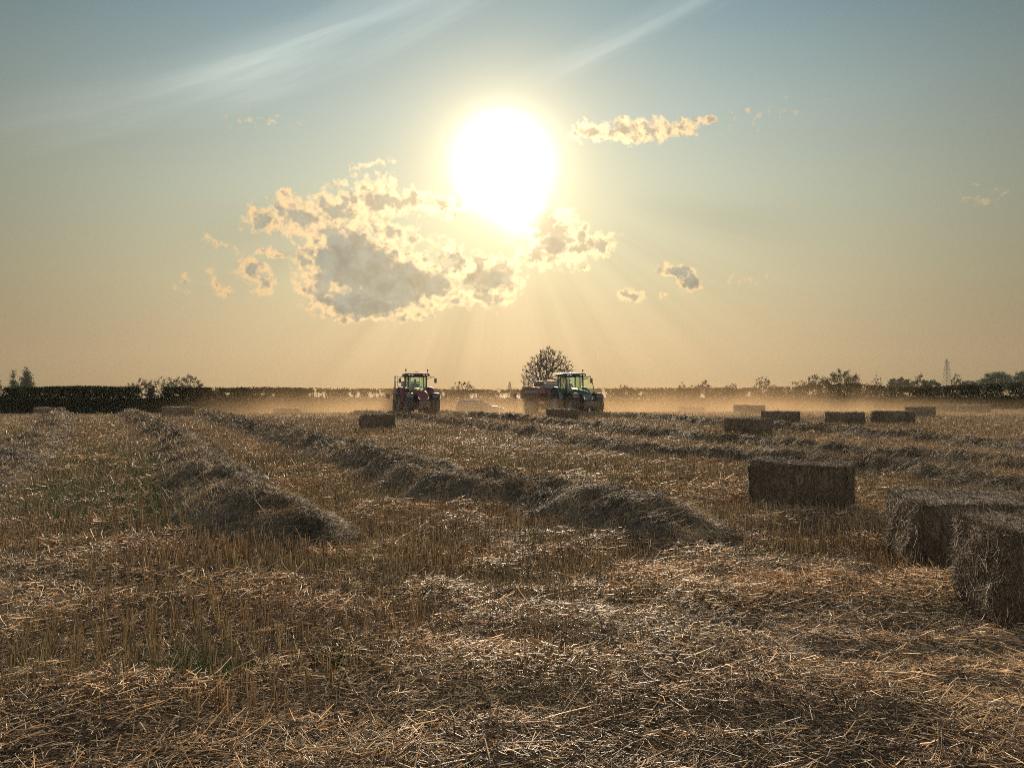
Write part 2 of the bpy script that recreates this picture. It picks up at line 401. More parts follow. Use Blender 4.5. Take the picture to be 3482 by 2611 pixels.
def soil():
    m_, t, o = mat('field_soil'); b = t.new('ShaderNodeBsdfPrincipled')
    pos = t.new('ShaderNodeNewGeometry').outputs['Position']
    px, py, pz = t.xyz(pos)
    n1 = t.noise(pos, 0.35, 5, 0.6); n2 = t.noise(pos, 9, 6, 0.7); n3 = t.noise(t.comb(px, t.m('MULTIPLY', py, 3.0), pz), 45, 4, 0.7)
    c = t.mix(t.rng(n2, 0.3, 0.7), (0.050, 0.036, 0.024), (0.12, 0.085, 0.052))
    c = t.mix(t.m('MULTIPLY', t.rng(n3, 0.45, 0.65), 0.75), c, (0.27, 0.19, 0.11))
    c = t.mix(t.m('MULTIPLY', t.rng(n1, 0.45, 0.62), 0.35), c, (0.075, 0.072, 0.030))
    t.put(b.inputs['Base Color'], c); b.inputs['Roughness'].default_value = 0.95; b.inputs['Specular IOR Level'].default_value = 0.15
    bp = t.new('ShaderNodeBump'); bp.inputs['Strength'].default_value = 0.9; bp.inputs['Distance'].default_value = 0.04
    t.put(bp.inputs['Height'], t.m('ADD', n2, t.m('MULTIPLY', n3, 0.6))); t.l.new(bp.outputs[0], b.inputs['Normal'])
    t.l.new(b.outputs[0], o.inputs[0]); return m_
M_SOIL = soil()
def packed(name, c1, c2):
    m_, t, o = mat(name); b = t.new('ShaderNodeBsdfPrincipled')
    pos = t.new('ShaderNodeTexCoord').outputs['Object']
    x, y, z = t.xyz(pos)
    n = t.noise(t.comb(t.m('MULTIPLY', x, 9.0), t.m('MULTIPLY', y, 9.0), t.m('MULTIPLY', z, 2.2)), 3.0, 6, 0.7)
    n2 = t.noise(pos, 1.6, 3, 0.5)
    c = t.mix(t.rng(n, 0.32, 0.68), c1, c2); c = t.mix(t.m('MULTIPLY', t.rng(n2, 0.4, 0.7), 0.5), c, tuple(v * 0.6 for v in c1))
    t.put(b.inputs['Base Color'], c); b.inputs['Roughness'].default_value = 0.9; b.inputs['Specular IOR Level'].default_value = 0.2
    bp = t.new('ShaderNodeBump'); bp.inputs['Strength'].default_value = 1.0; bp.inputs['Distance'].default_value = 0.03
    t.put(bp.inputs['Height'], n); t.l.new(bp.outputs[0], b.inputs['Normal']); t.l.new(b.outputs[0], o.inputs[0]); return m_
M_PACK = packed('packed_straw', (0.034, 0.024, 0.015), (0.15, 0.105, 0.062))
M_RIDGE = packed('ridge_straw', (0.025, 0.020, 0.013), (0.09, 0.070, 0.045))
M_BARK = paint('bark', (0.060, 0.045, 0.032), 0.9, 0, 0.6, (0.10, 0.08, 0.055))
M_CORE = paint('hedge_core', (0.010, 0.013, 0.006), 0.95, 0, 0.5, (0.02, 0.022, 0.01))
M_FLARE_RED = paint('flare_red_paint', (0.055, 0.006, 0.005), 0.6, 0, 0.35, (0.07, 0.018, 0.012), coat=0.0)  # paint and dust colours carry the red tint of the lens flare
M_BRED = paint('baler_red', (0.060, 0.018, 0.012), 0.5, 0, 0.6, (0.07, 0.045, 0.03))
M_BGREY = paint('baler_grey', (0.10, 0.09, 0.08), 0.5, 0, 0.5)
M_GREEN = paint('green_paint', (0.003, 0.015, 0.010), 0.4, 0, 0.25, (0.035, 0.03, 0.02), coat=0.3)
M_DARK = paint('black_plastic', (0.018, 0.018, 0.018), 0.5, 0, 0.35)
M_TYRE = paint('tyre_rubber', (0.010, 0.009, 0.008), 0.9, 0, 0.5, (0.022, 0.016, 0.011))
M_RIM = paint('rim_paint', (0.06, 0.05, 0.035), 0.5, 0.2, 0.6)
M_STEEL = paint('steel', (0.28, 0.26, 0.23), 0.4, 0.7, 0.4)
M_CAR = paint('silver_paint', (0.22, 0.20, 0.18), 0.22, 0.5, 0.25, coat=1.0)
M_CLOTH = paint('dark_jacket', (0.03, 0.035, 0.03), 0.9, 0, 0.2)
M_HAIR = paint('dark_hair', (0.02, 0.014, 0.01), 0.7, 0, 0.1)
M_AMBER = paint('amber_lens', (0.18, 0.06, 0.02), 0.3, 0, 0.2)
M_LAMPG = paint('lamp_lens', (0.62, 0.60, 0.56), 0.12, 0.3, 0.1, coat=1.0)
M_PYL = paint('galvanised_steel', (0.13, 0.13, 0.12), 0.6, 0.4, 0.3)
def glass(name, tint, refl=0.06):
    m_, t, o = mat(name)
    tr = t.new('ShaderNodeBsdfTransparent'); tr.inputs[0].default_value = (*tint, 1)
    gl = t.new('ShaderNodeBsdfGlossy'); gl.inputs['Roughness'].default_value = 0.05
    fr = t.new('ShaderNodeFresnel'); fr.inputs[0].default_value = 1.45
    mx = t.new('ShaderNodeMixShader'); t.put(mx.inputs[0], t.m('MINIMUM', fr.outputs[0], 0.5))
    t.l.new(tr.outputs[0], mx.inputs[1]); t.l.new(gl.outputs[0], mx.inputs[2]); t.l.new(mx.outputs[0], o.inputs[0]); return m_
M_GLASS = glass('tinted_glass', (0.87, 0.94, 0.80))
M_CGLASS = glass('car_glass', (0.25, 0.27, 0.25))


# ------------------------------------------------------------------ the ground
def grid(name, xs, ys, material, zf, kind='structure'):
    X, Y = np.meshgrid(xs, ys); Z = zf(X, Y)
    V = np.stack([X, Y, Z], -1).reshape(-1, 3); nx, ny = len(xs), len(ys)
    i = np.arange(nx * ny).reshape(ny, nx)
    idx = np.stack([i[:-1, :-1], i[:-1, 1:], i[1:, 1:], i[1:, :-1]], -1).reshape(-1)
    o = mesh_np(name, V, 4, idx, material, smooth=True); tag(o, kind=kind); return o
xs = np.concatenate([np.linspace(-450, -60, 14), np.arange(-55, -14, 1.5), np.arange(-14, 14, 0.10), np.arange(14, 56, 1.5), np.linspace(60, 450, 14)])
ys = np.concatenate([np.linspace(-60, 0, 8), np.arange(1, 14, 0.08), np.arange(14, 30, 0.3), np.arange(30, 100, 0.9), np.linspace(104, 600, 24)])
grid('ground', xs, ys, M_SOIL, ground)


# ------------------------------------------------------------------ straw
def stalks(P, D, L, Rr, bend=None, rings=2, sides=3):
    """N tapered stems as prisms -> vertices, quad indices, per-vertex stem number"""
    N = len(P)
    D = D / np.linalg.norm(D, axis=1, keepdims=True)
    up = np.where(np.abs(D[:, 2:3]) < 0.8, np.array([[0, 0, 1.0]]), np.array([[1.0, 0, 0]]))
    U = np.cross(D, up); U /= np.linalg.norm(U, axis=1, keepdims=True); W = np.cross(D, U)
    rs = []
    for k in range(rings):
        t = k / (rings - 1)
        c = P + D * (L * t)[:, None]
        if bend is not None: c = c + bend * (t * t)[..., None] if np.ndim(t) else c + bend * (t * t)
        rad = Rr * (1.0 - 0.35 * t)
        for s in range(sides):
            a = 2 * math.pi * s / sides
            rs.append(c + (U * math.cos(a) + W * math.sin(a)) * rad[:, None])
    V = np.stack(rs, 1)                                 # N, rings*sides, 3
    f = []
    for k in range(rings - 1):
        for s in range(sides):
            f.append([k * sides + s, k * sides + (s + 1) % sides, (k + 1) * sides + (s + 1) % sides, (k + 1) * sides + s])
    f = np.array(f)
    nv = rings * sides
    idx = (np.arange(N)[:, None, None] * nv + f[None]).reshape(-1)
    return V.reshape(-1, 3), idx, np.repeat(np.arange(N), nv)


def join(parts):
    V = []; I = []; A = []; b = 0
    for (v, i, a) in parts: V.append(v); I.append(i + b); A.append(a); b += len(v)
    return np.concatenate(V), np.concatenate(I), np.concatenate(A)


WR = {  # windrows: photo points along the middle of the foot of each ridge, height, half width
    'w1': ([(205, 1411), (190, 1440), (165, 1475), (95, 1525), (10, 1590), (-160, 1700)], 0.26, 0.95),
    'w2': ([(440, 1411), (525, 1452), (600, 1500), (655, 1580), (700, 1640), (770, 1715), (910, 1800), (1060, 1845), (1180, 1866)], 0.29, 0.86),
    'w3': ([(680, 1409), (770, 1434), (905, 1470), (1060, 1520), (1300, 1600), (1560, 1690), (1760, 1700), (1950, 1750), (2180, 1800), (2360, 1842), (2450, 1858)], 0.31, 0.98),
    'w4': ([(1200, 1409), (1340, 1416), (1520, 1438), (1720, 1470), (1822, 1484), (1944, 1508), (2066, 1530), (2208, 1546), (2371, 1556), (2514, 1568), (2740, 1588), (2992, 1610), (3140, 1630), (3393, 1662), (3680, 1715)], 0.33, 0.70),
    'w5': ([(1480, 1409), (1740, 1428), (1842, 1438), (1985, 1454), (2107, 1474), (2270, 1488), (2392, 1502), (2514, 1510), (2660, 1524), (2824, 1546), (3077, 1566), (3266, 1580), (3477, 1606), (3720, 1650)], 0.32, 0.66),
    'w6': ([(1900, 1411), (2100, 1418), (2188, 1424), (2350, 1440), (2473, 1450), (2718, 1468), (2845, 1474), (3013, 1492), (3182, 1502), (3308, 1518), (3477, 1538), (3720, 1575)], 0.33, 0.70),
}
WRL = {
    'w1': 'straw windrow running off the left edge of the photo towards the first far bale',
    'w2': 'long straw windrow on the left that ends in a low heap in the foreground',
    'w3': 'straw windrow passing left of centre and ending in a loose mound below the middle',
    'w4': 'lowest of three windrows on the right, passing close behind the near dark bale',
    'w5': 'middle one of the three dark windrows crossing the right half of the field',
    'w6': 'farthest of three windrows on the right, just in front of the row of bales',
}
paths = {}
for k, (pp, h, hw) in WR.items():
    g = np.array([at(*p) for p in pp])
    seg = np.r_[0, np.cumsum(np.linalg.norm(np.diff(g, axis=0), axis=1))]
    n = int(seg[-1] / 0.12) + 2; s = np.linspace(0, seg[-1], n)
    gx = np.interp(s, seg, g[:, 0]); gy = np.interp(s, seg, g[:, 1])
    ker = np.hanning(19); ker /= ker.sum()
    gx = np.convolve(np.pad(gx, 9, 'edge'), ker, 'valid'); gy = np.convolve(np.pad(gy, 9, 'edge'), ker, 'valid')
    paths[k] = (s, gx, gy, h, hw)
wr_pts = np.concatenate([np.stack([p[1], p[2], np.full(len(p[1]), p[4])], 1)[::3] for p in paths.values()])
def in_row(x, y):
    out_ = np.zeros(len(x), bool)
    for c0 in range(0, len(x), 20000):
        xx = x[c0:c0 + 20000]; yy = y[c0:c0 + 20000]
        ymin, ymax = yy.min() - 1, yy.max() + 1
        q = wr_pts[(wr_pts[:, 1] > ymin) & (wr_pts[:, 1] < ymax)]
        if len(q) == 0: continue
        d2 = (xx[:, None] - q[None, :, 0]) ** 2 + (yy[:, None] - q[None, :, 1]) ** 2
        out_[c0:c0 + 20000] = (d2 < (q[None, :, 2] * 0.5) ** 2).any(1)
    return out_

def scatter(y0, y1, n, power=1.0, margin=1.5):
    """points across the part of the field in view, thinning with distance"""
    u = rng.random(n)
    if power == 1.0: y = y0 * (y1 / y0) ** u
    else: a = 1 - power; y = (y0 ** a + u * (y1 ** a - y0 ** a)) ** (1 / a)
    half = 0.70 * y + margin
    x = (rng.random(n) * 2 - 1) * half
    return x, y

def litter_band(y0, y1, n, scale, rings, power):
    x, y = scatter(y0, y1, n, power)
    o_ = np.argsort(y); x = x[o_]; y = y[o_]
    keep = ~in_row(x, y); x = x[keep]; y = y[keep]; n = len(x)
    main = fbm(x * 0.35 + 3, y * 0.5, 3)
    ang = rng.normal(0, 1.5, n) + (main - 0.5) * 2.5 + 0.1 + np.where(rng.random(n) < 0.5, 0, math.pi)
    pitch = np.abs(rng.normal(0, 0.16, n)) * np.where(rng.random(n) < 0.12, 2.8, 1)
    D = np.stack([np.cos(ang) * np.cos(pitch), np.sin(ang) * np.cos(pitch), np.sin(pitch)], 1)
    L = rng.gamma(2.0, 0.034, n) * (0.9 + 0.35 * (scale - 1)); L = np.clip(L, 0.025, 0.45)
    rad = rng.uniform(0.0012, 0.0038, n) * scale
    pile = rng.random(n) ** 1.3 * (0.01 + 0.16 * sstep(0.35, 0.75, fbm(x * 1.5, y * 1.9 + 40, 3)))
    P = np.stack([x, y, ground(x, y) + pile], 1)
    bend = rng.normal(0, 0.09, (n, 3)) * L[:, None]
    V, I, S = stalks(P, D, L, rad, bend, rings)
    pt = fbm(x * 0.5 + 60, y * 0.9, 3)
    r = np.clip(rng.beta(1.9, 2.5, n) + (pt - 0.5) * 0.55, 0, 1)
    r = np.where(rng.random(n) < 0.03, 1.0, r)
    return V, I, r[S]

lit = join([litter_band(2.6, 6.0, 135000, 1.0, 3, 0.6), litter_band(6.0, 12.0, 170000, 1.3, 3, 1.0), litter_band(12.0, 26.0, 130000, 2.0, 2, 1.0), litter_band(26.0, 76.0, 90000, 3.4, 2, 0.8)])
o = mesh_np('straw_litter', lit[0], 4, lit[1], M_LITTER, attr=lit[2])
tag(o, 'loose cut straw lying flat all over the field', 'straw', kind='stuff')

def stub_band(y0, y1, n, scale, power):
    x, y = scatter(y0, y1, n, power)
    # drilled rows run with the windrows
    th_ = math.atan(0.5); ca, sa_ = math.cos(th_), math.sin(th_)
    u = x * ca + y * sa_; v = -x * sa_ + y * ca
    u = np.round(u / 0.15) * 0.15 + rng.normal(0, 0.022 * max(1, scale * 0.6), n)
    x, y = u * ca - v * sa_, u * sa_ + v * ca
    o_ = np.argsort(y); x = x[o_]; y = y[o_]
    dn = fbm(x * 0.45 + 20, y * 0.6, 3) + 0.25 * sstep(6.5, 9.5, y) - 0.12 * sstep(7, 4, y)
    keep = (~in_row(x, y)) & (rng.random(n) < sstep(0.40, 0.62, dn)); x = x[keep]; y = y[keep]; n = len(x)
    tilt = np.abs(rng.normal(0, 0.22, n)); ang = rng.uniform(0, 2 * math.pi, n)
    D = np.stack([np.cos(ang) * np.sin(tilt), np.sin(ang) * np.sin(tilt), np.cos(tilt)], 1)
    L = np.clip(rng.normal(0.125, 0.035, n), 0.04, 0.26) * (0.85 + 0.5 * fbm(x, y, 2))
    rad = rng.uniform(0.0016, 0.0030, n) * scale
    P = np.stack([x, y, ground(x, y) - 0.01], 1)
    V, I, S = stalks(P, D, L, rad, rng.normal(0, 0.08, (n, 3)) * L[:, None], 2)
    r = np.clip(rng.beta(2.2, 2.2, n), 0, 1)
    return V, I, r[S]
st = join([stub_band(2.6, 7.0, 40000, 1.0, 0.8), stub_band(7.0, 14.0, 85000, 1.25, 0.8), stub_band(14.0, 30.0, 100000, 1.9, 1.0), stub_band(30.0, 78.0, 130000, 3.6, 0.8)])
o = mesh_np('stubble', st[0], 4, st[1], M_STUBBLE, attr=st[2])
tag(o, 'short upright stubble left standing in the cut field', 'stubble', kind='stuff')

# green weeds among the stubble
gx, gy, gr = [], [], []
for (px, py, sx, sy, n) in [(480, 1640, 210, 60, 12000), (250, 1600, 260, 70, 6000), (330, 1745, 220, 50, 5000), (1180, 2255, 45, 16, 350), (650, 2300, 120, 30, 420), (1900, 1600, 300, 50, 1500), (3150, 1610, 300, 40, 900), (2100, 1650, 250, 40, 1100), (1050, 1700, 200, 40, 900)]:
    qx = px + rng.normal(0, sx, n); qy = np.clip(py + rng.normal(0, sy, n), 1420, 2600)
    Y = CAMH * F / (qy - HY); gx.append((qx - CX) / F * Y); gy.append(Y)
gx = np.concatenate(gx); gy = np.concatenate(gy); n = len(gx)
tilt = np.abs(rng.normal(0, 0.5, n)); ang = rng.uniform(0, 2 * math.pi, n)
D = np.stack([np.cos(ang) * np.sin(tilt), np.sin(ang) * np.sin(tilt), np.cos(tilt)], 1)
L = rng.uniform(0.05, 0.14, n)
V, I, S = stalks(np.stack([gx, gy, ground(gx, gy)], 1), D, L, 0.0022 * np.clip(gy / 6, 1, 4), rng.normal(0, 0.25, (n, 3)) * L[:, None], 3)
o = mesh_np('green_weeds', V, 4, I, M_WEED, attr=rng.random(n)[S])
tag(o, 'low green weeds growing through the stubble in patches', 'weeds', kind='stuff')


# ------------------------------------------------------------------ windrows
def windrow(key):
    s, gx, gy, H, HW = paths[key]; H *= 1.28 if key in ('w1', 'w2', 'w3') else 0.88
    n = len(s)
    tx = np.gradient(gx); ty = np.gradient(gy); tl = np.hypot(tx, ty) + 1e-9; tx /= tl; ty /= tl
    nx, ny = -ty, tx
    seed = (ord(key[1]) * 7.7) % 50
    ends = np.minimum(1, np.minimum(s / 0.9 + 0.02, (s[-1] - s) / 1.7 + 0.02)); ends = np.sin(ends * math.pi / 2)
    hs = H * (0.80 + 0.40 * fbm(s * 0.9 + seed, s * 0 + seed, 3)) * ends
    ws = HW * (0.8 + 0.45 * fbm(s * 0.6 + seed + 9, s * 0 + 3, 3)) * (0.80 + 0.20 * ends)
    M_ = 17; q = np.linspace(-1.25, 1.25, M_)
    def surf(si, qi):
        """height and position of the ridge at row position si, cross position qi"""
        cx = np.interp(si, s, gx); cy = np.interp(si, s, gy); a = np.interp(si, s, nx); b = np.interp(si, s, ny)
        h = np.interp(si, s, hs); ww = np.interp(si, s, ws)
        x = cx + a * qi * ww; y = cy + b * qi * ww
        prof = np.exp(-np.abs(qi / 0.80) ** 2.6) - 0.03
        lump = (fbm(x * 1.9 + seed, y * 1.9, 4) - 0.5)
        z = ground(x, y) + h * prof * (1 + 0.9 * lump) + 0.16 * (fbm(x * 4.5 + seed, y * 4.5, 3) - 0.5) * prof - 0.015 * (np.abs(qi) > 1.1)
        return x, y, z
    S_, Q_ = np.meshgrid(s, q, indexing='ij')
    x, y, z = surf(S_.ravel(), Q_.ravel())
    V0 = np.stack([x, y, z], 1); i = np.arange(n * M_).reshape(n, M_)
    I0 = np.stack([i[:-1, :-1], i[:-1, 1:], i[1:, 1:], i[1:, :-1]], -1).reshape(-1)
    # straw on it: count follows apparent size
    Yc = np.maximum(gy, 5); dl = np.gradient(s); wgt = dl * np.clip(4200 * (8.0 / Yc) ** 1.35, 300, 5200) * 0.75
    N = int(wgt.sum()); cdf = np.cumsum(wgt) / wgt.sum()
    si = np.interp(rng.random(N), cdf, s); qi = np.clip(rng.normal(0, 0.55, N), -1.35, 1.35)
    x, y, z = surf(si, qi); e = 0.03
    x2, y2, z2 = surf(si, qi + e); x3, y3, z3 = surf(si + e, qi)
    a = np.stack([x2 - x, y2 - y, z2 - z], 1); b = np.stack([x3 - x, y3 - y, z3 - z], 1)
    a /= np.linalg.norm(a, axis=1, keepdims=True) + 1e-9; b /= np.linalg.norm(b, axis=1, keepdims=True) + 1e-9
    nn = np.cross(a, b); nn *= np.sign(nn[:, 2:3]); nn /= np.linalg.norm(nn, axis=1, keepdims=True) + 1e-9
    flow = (fbm(x * 0.8, y * 0.8 + seed, 2) - 0.5) * 5
    ang = flow + rng.normal(0, 1.1, N)
    lift = np.abs(rng.normal(0, 0.32, N)) + np.where(rng.random(N) < 0.12, 0.6, 0)
    D = (a * np.cos(ang)[:, None] + b * np.sin(ang)[:, None]) * np.cos(lift)[:, None] + nn * np.sin(lift)[:, None]
    sc = np.clip(y / 9.0, 1.0, 5.5)
    L = np.clip(rng.gamma(3.0, 0.042, N), 0.04, 0.45) * (0.9 + 0.08 * sc); rad = rng.uniform(0.0013, 0.0030, N) * sc
    P = np.stack([x, y, z], 1) + nn * (rng.random(N) ** 2 * 0.05)[:, None] - D * (L * 0.4)[:, None]
    V1, I1, S1 = stalks(P, D, L, rad, rng.normal(0, 0.10, (N, 3)) * L[:, None], 3 if key in ('w2', 'w3') else 2)
    r = np.clip(rng.beta(1.7, 2.4, N) + (fbm(x * 2.6, y * 2.6, 3) - 0.5) * 1.1, 0, 1)
    V = np.concatenate([V0, V1]); I = np.concatenate([I0, I1 + len(V0)])
    mi = np.concatenate([np.zeros(len(I0) // 4), np.ones(len(I1) // 4)])
    o = mesh_np('straw_windrow', V, 4, I, [M_RIDGE, M_ROW], attr=np.concatenate([np.zeros(len(V0)), r[S1]]), mat_idx=mi)
    tag(o, WRL[key], 'windrow', 'straw windrows across the field')
for k in WR: windrow(k)


# ------------------------------------------------------------------ bales
def bale(x, y, rz, label, Lx=2.1, W=0.9, H=0.70, detail=1.0, seed=0):
    z0 = float(ground(x, y)) - 0.02
    r = np.random.default_rng(100 + seed)
    nx, ny, nz = int(22 + 26 * min(1, detail)), 14, 12
    V = []; I = []
    def face(o_, u, v, nu, nv):
        b = sum(len(q) for q in V)
        a_, b_ = np.meshgrid(np.linspace(0, 1, nu + 1), np.linspace(0, 1, nv + 1), indexing='ij')
        pts = np.array(o_) + a_[..., None] * np.array(u) + b_[..., None] * np.array(v)
        V.append(pts.reshape(-1, 3)); i = np.arange((nu + 1) * (nv + 1)).reshape(nu + 1, nv + 1) + b
        I.append(np.stack([i[:-1, :-1], i[1:, :-1], i[1:, 1:], i[:-1, 1:]], -1).reshape(-1))
    l, w2 = Lx / 2, W / 2
    face((-l, -w2, 0), (Lx, 0, 0), (0, 0, H), nx, nz); face((l, w2, 0), (-Lx, 0, 0), (0, 0, H), nx, nz)
    face((l, -w2, 0), (0, W, 0), (0, 0, H), ny, nz); face((-l, w2, 0), (0, -W, 0), (0, 0, H), ny, nz)
    face((-l, -w2, H), (Lx, 0, 0), (0, W, 0), nx, ny)
    V = np.concatenate(V); I = np.concatenate(I)
    def shape(V):
        V = V.copy()
        cx, cy, cz = V[:, 0] / l, V[:, 1] / w2, (V[:, 2] - H / 2) / (H / 2)
        # soft rounded edges, slabs pressed into it and lumps
        rr = 0.055
        for ax, (c, h_) in enumerate(((V[:, 0], l), (V[:, 1], w2))):
            pass
        e = (np.abs(cx) ** 14 + np.abs(cy) ** 10 + np.clip(cz, 0, 1) ** 9); k = np.where(e > 1, e ** (-0.055), 1.0)
        V[:, 0] *= k; V[:, 1] *= k; V[:, 2] = H / 2 + (V[:, 2] - H / 2) * np.where(cz > 0, k, 1)
        sx = seed * 3.1
        lump = (fbm(V[:, 0] * 2.2 + sx, V[:, 2] * 2.6 + V[:, 1] * 2.4, 3) - 0.5)
        slab = (vnoise(V[:, 0] * 9 + sx, V[:, 0] * 0 + 2) - 0.5)
        out_n = np.stack([np.where(np.abs(cx) > 0.97, np.sign(cx), 0), np.where(np.abs(cy) > 0.97, np.sign(cy), 0), np.where(cz > 0.97, 1, 0)], 1)
        V += out_n * (lump * 0.09 + slab * 0.03)[:, None]
        V[:, 2] += 0.03 * (fbm(V[:, 0] * 0.8 + sx, V[:, 1] + 1, 2) - 0.5) * (V[:, 2] / H)
        return V
    V0 = shape(V)
    # straw over the faces
    n = int(15000 * detail) + 500
    areas = np.array([Lx * H, Lx * H, W * H, W * H, Lx * W]); areas /= areas.sum()
    fc = r.choice(5, n, p=areas); a = r.random(n); b = r.random(n)
    edge = r.random(n) < 0.12; a = np.where(edge, np.where(r.random(n) < 0.5, 0.01, 0.99), a)
    P = np.zeros((n, 3)); Nn = np.zeros((n, 3)); T = np.zeros((n, 3))
    for k, (o_, u, v, nn, t_) in enumerate([((-l, -w2, 0), (Lx, 0, 0), (0, 0, H), (0, -1, 0), (0, 0, 1)), ((l, w2, 0), (-Lx, 0, 0), (0, 0, H), (0, 1, 0), (0, 0, 1)),
                                            ((l, -w2, 0), (0, W, 0), (0, 0, H), (1, 0, 0), (0, 1, 0)), ((-l, w2, 0), (0, -W, 0), (0, 0, H), (-1, 0, 0), (0, 1, 0)),
                                            ((-l, -w2, H), (Lx, 0, 0), (0, W, 0), (0, 0, 1), (0, 1, 0))]):
        m_ = fc == k
        P[m_] = np.array(o_) + a[m_, None] * np.array(u) + b[m_, None] * np.array(v); Nn[m_] = nn; T[m_] = t_
    P = shape(P)
    B = np.cross(Nn, T)
    ang = r.normal(0, 0.55, n) + np.where((fc >= 2) & (fc < 4), r.uniform(0, 3.1, n), 0) + np.where(r.random(n) < .5, 0, math.pi)
    lift = np.abs(r.normal(0, 0.07, n)) + np.where(r.random(n) < 0.05, 0.5, 0)
    D = (T * np.cos(ang)[:, None] + B * np.sin(ang)[:, None]) * np.cos(lift)[:, None] + Nn * np.sin(lift)[:, None]
    sc = float(np.clip(y / 8.0, 1, 5))
    L = np.clip(r.gamma(3, 0.034, n), 0.03, 0.26); rad = r.uniform(0.0010, 0.0022, n) * sc
    V1, I1, S1 = stalks(P + Nn * 0.004 - D * (L * 0.35)[:, None], D, L, rad, r.normal(0, 0.12, (n, 3)) * L[:, None] + np.array([0, 0, -0.15]) * L[:, None] * (r.random(n) < 0.5)[:, None], 3 if detail > 0.3 else 2)
    rv = np.clip(r.beta(1.8, 2.6, n), 0, 1)
    o = mesh_np('straw_bale', np.concatenate([V0, V1]), 4, np.concatenate([I, I1 + len(V0)]), [M_PACK, M_BALE],
                attr=np.concatenate([np.zeros(len(V0)), rv[S1]]), mat_idx=np.concatenate([np.zeros(len(I) // 4), np.ones(len(I1) // 4)]))
    o.location = (x, y, z0); o.rotation_euler = (0, 0, rz)
    tag(o, label, 'bale', 'rectangular straw bales left on the field')
    return o

# (px of middle, py, 'b' foot or 't' top, angle, label, length)
BALES = [
    (168, 1386, 't', 4, 'long grey straw bale half hidden by the windrow, leftmost of all bales', 2.15),
    (607, 1383, 't', -5, 'grey straw bale against the black hedge, second bale from the left edge', 2.1),
    (978, 1389, 'f', 3, 'pale straw bale fading in the dust at the right end of the black hedge', 2.2),
    (1277, 1460, 'b', 52, 'dark straw bale in the stubble in front of the left tractor', 1.5),
    (1913, 1430, 'b', -40, 'straw bale with bright top edge in front of the green tractor wheels', 1.8),
    (2350, 1384, 'f', 4, 'faintest straw bale, in thick dust, first bale right of the green tractor', 2.3),
    (2548, 1378, 'f', 3, 'pale dusty straw bale with a lit top edge, behind the darkest small bale', 2.4),
    (2556, 1484, 'b', -62, 'darkest of the small straw bales, standing between the two farthest right windrows', 1.7),
    (2663, 1441, 'b', -22, 'dark straw bale just behind the farthest windrow, leftmost of that row', 2.0),
    (2886, 1446, 'b', -28, 'dark straw bale behind the farthest windrow, middle one of that row', 1.9),
    (3050, 1441, 'b', 14, 'long dark straw bale overlapping another bale at its right end', 2.2),
    (3128, 1383, 't', 22, 'straw bale with pale top, partly covered by the longer bale at its left', 2.0),
    (3225, 1375, 'f', 2, 'dusty straw bale near the right hedge, left one of an end-to-end pair', 2.35),
    (3312, 1376, 'f', -3, 'dusty straw bale near the right hedge, right one of an end-to-end pair', 2.35),
]
for i, (px, py, how, ang, lab, Lx) in enumerate(BALES):
    x, y = at(px, py) if how == 'b' else at_top(px, py, 0.68) if how == 't' else at_top(px, py, 0.68, 63, 70)
    if how == 'b': y += 0.45
    bale(x, y, R(ang), lab, Lx, 0.85, 0.70, detail=min(0.30, 4.5 / y), seed=i)
bale(4.23, 11.2, R(-30), 'near dark straw bale with shaded front, standing before the lowest right windrow', 1.38, 0.72, 0.75, 1.0, 31)
bale(5.09, 7.57, R(-8), 'large straw bale running off the right edge of the photo behind the nearest bale', 2.4, 0.95, 0.70, 1.4, 32)
bale(4.70, 5.74, R(-8), 'nearest straw bale, at the right edge, with loose straw hanging from its corner', 2.3, 0.9, 0.72, 1.8, 33)


# ------------------------------------------------------------------ leaves and branches
def cards(P, size, seed_r=None, up_bias=0.0):
    """leaf-sized quads at the points P"""
    N = len(P); a = rng.normal(0, 1, (N, 3)); a /= np.linalg.norm(a, axis=1, keepdims=True)
    b = rng.normal(0, 1, (N, 3)); b -= a * (a * b).sum(1, keepdims=True); b /= np.linalg.norm(b, axis=1, keepdims=True)
    s = (size * rng.uniform(0.6, 1.3, N))[:, None]
    V = np.stack([P - a * s * 0.5, P + b * s * 0.32, P + a * s * 0.5, P - b * s * 0.32], 1).reshape(-1, 3)
    I = np.arange(N * 4)
    return V, I, np.repeat(np.arange(N), 4)


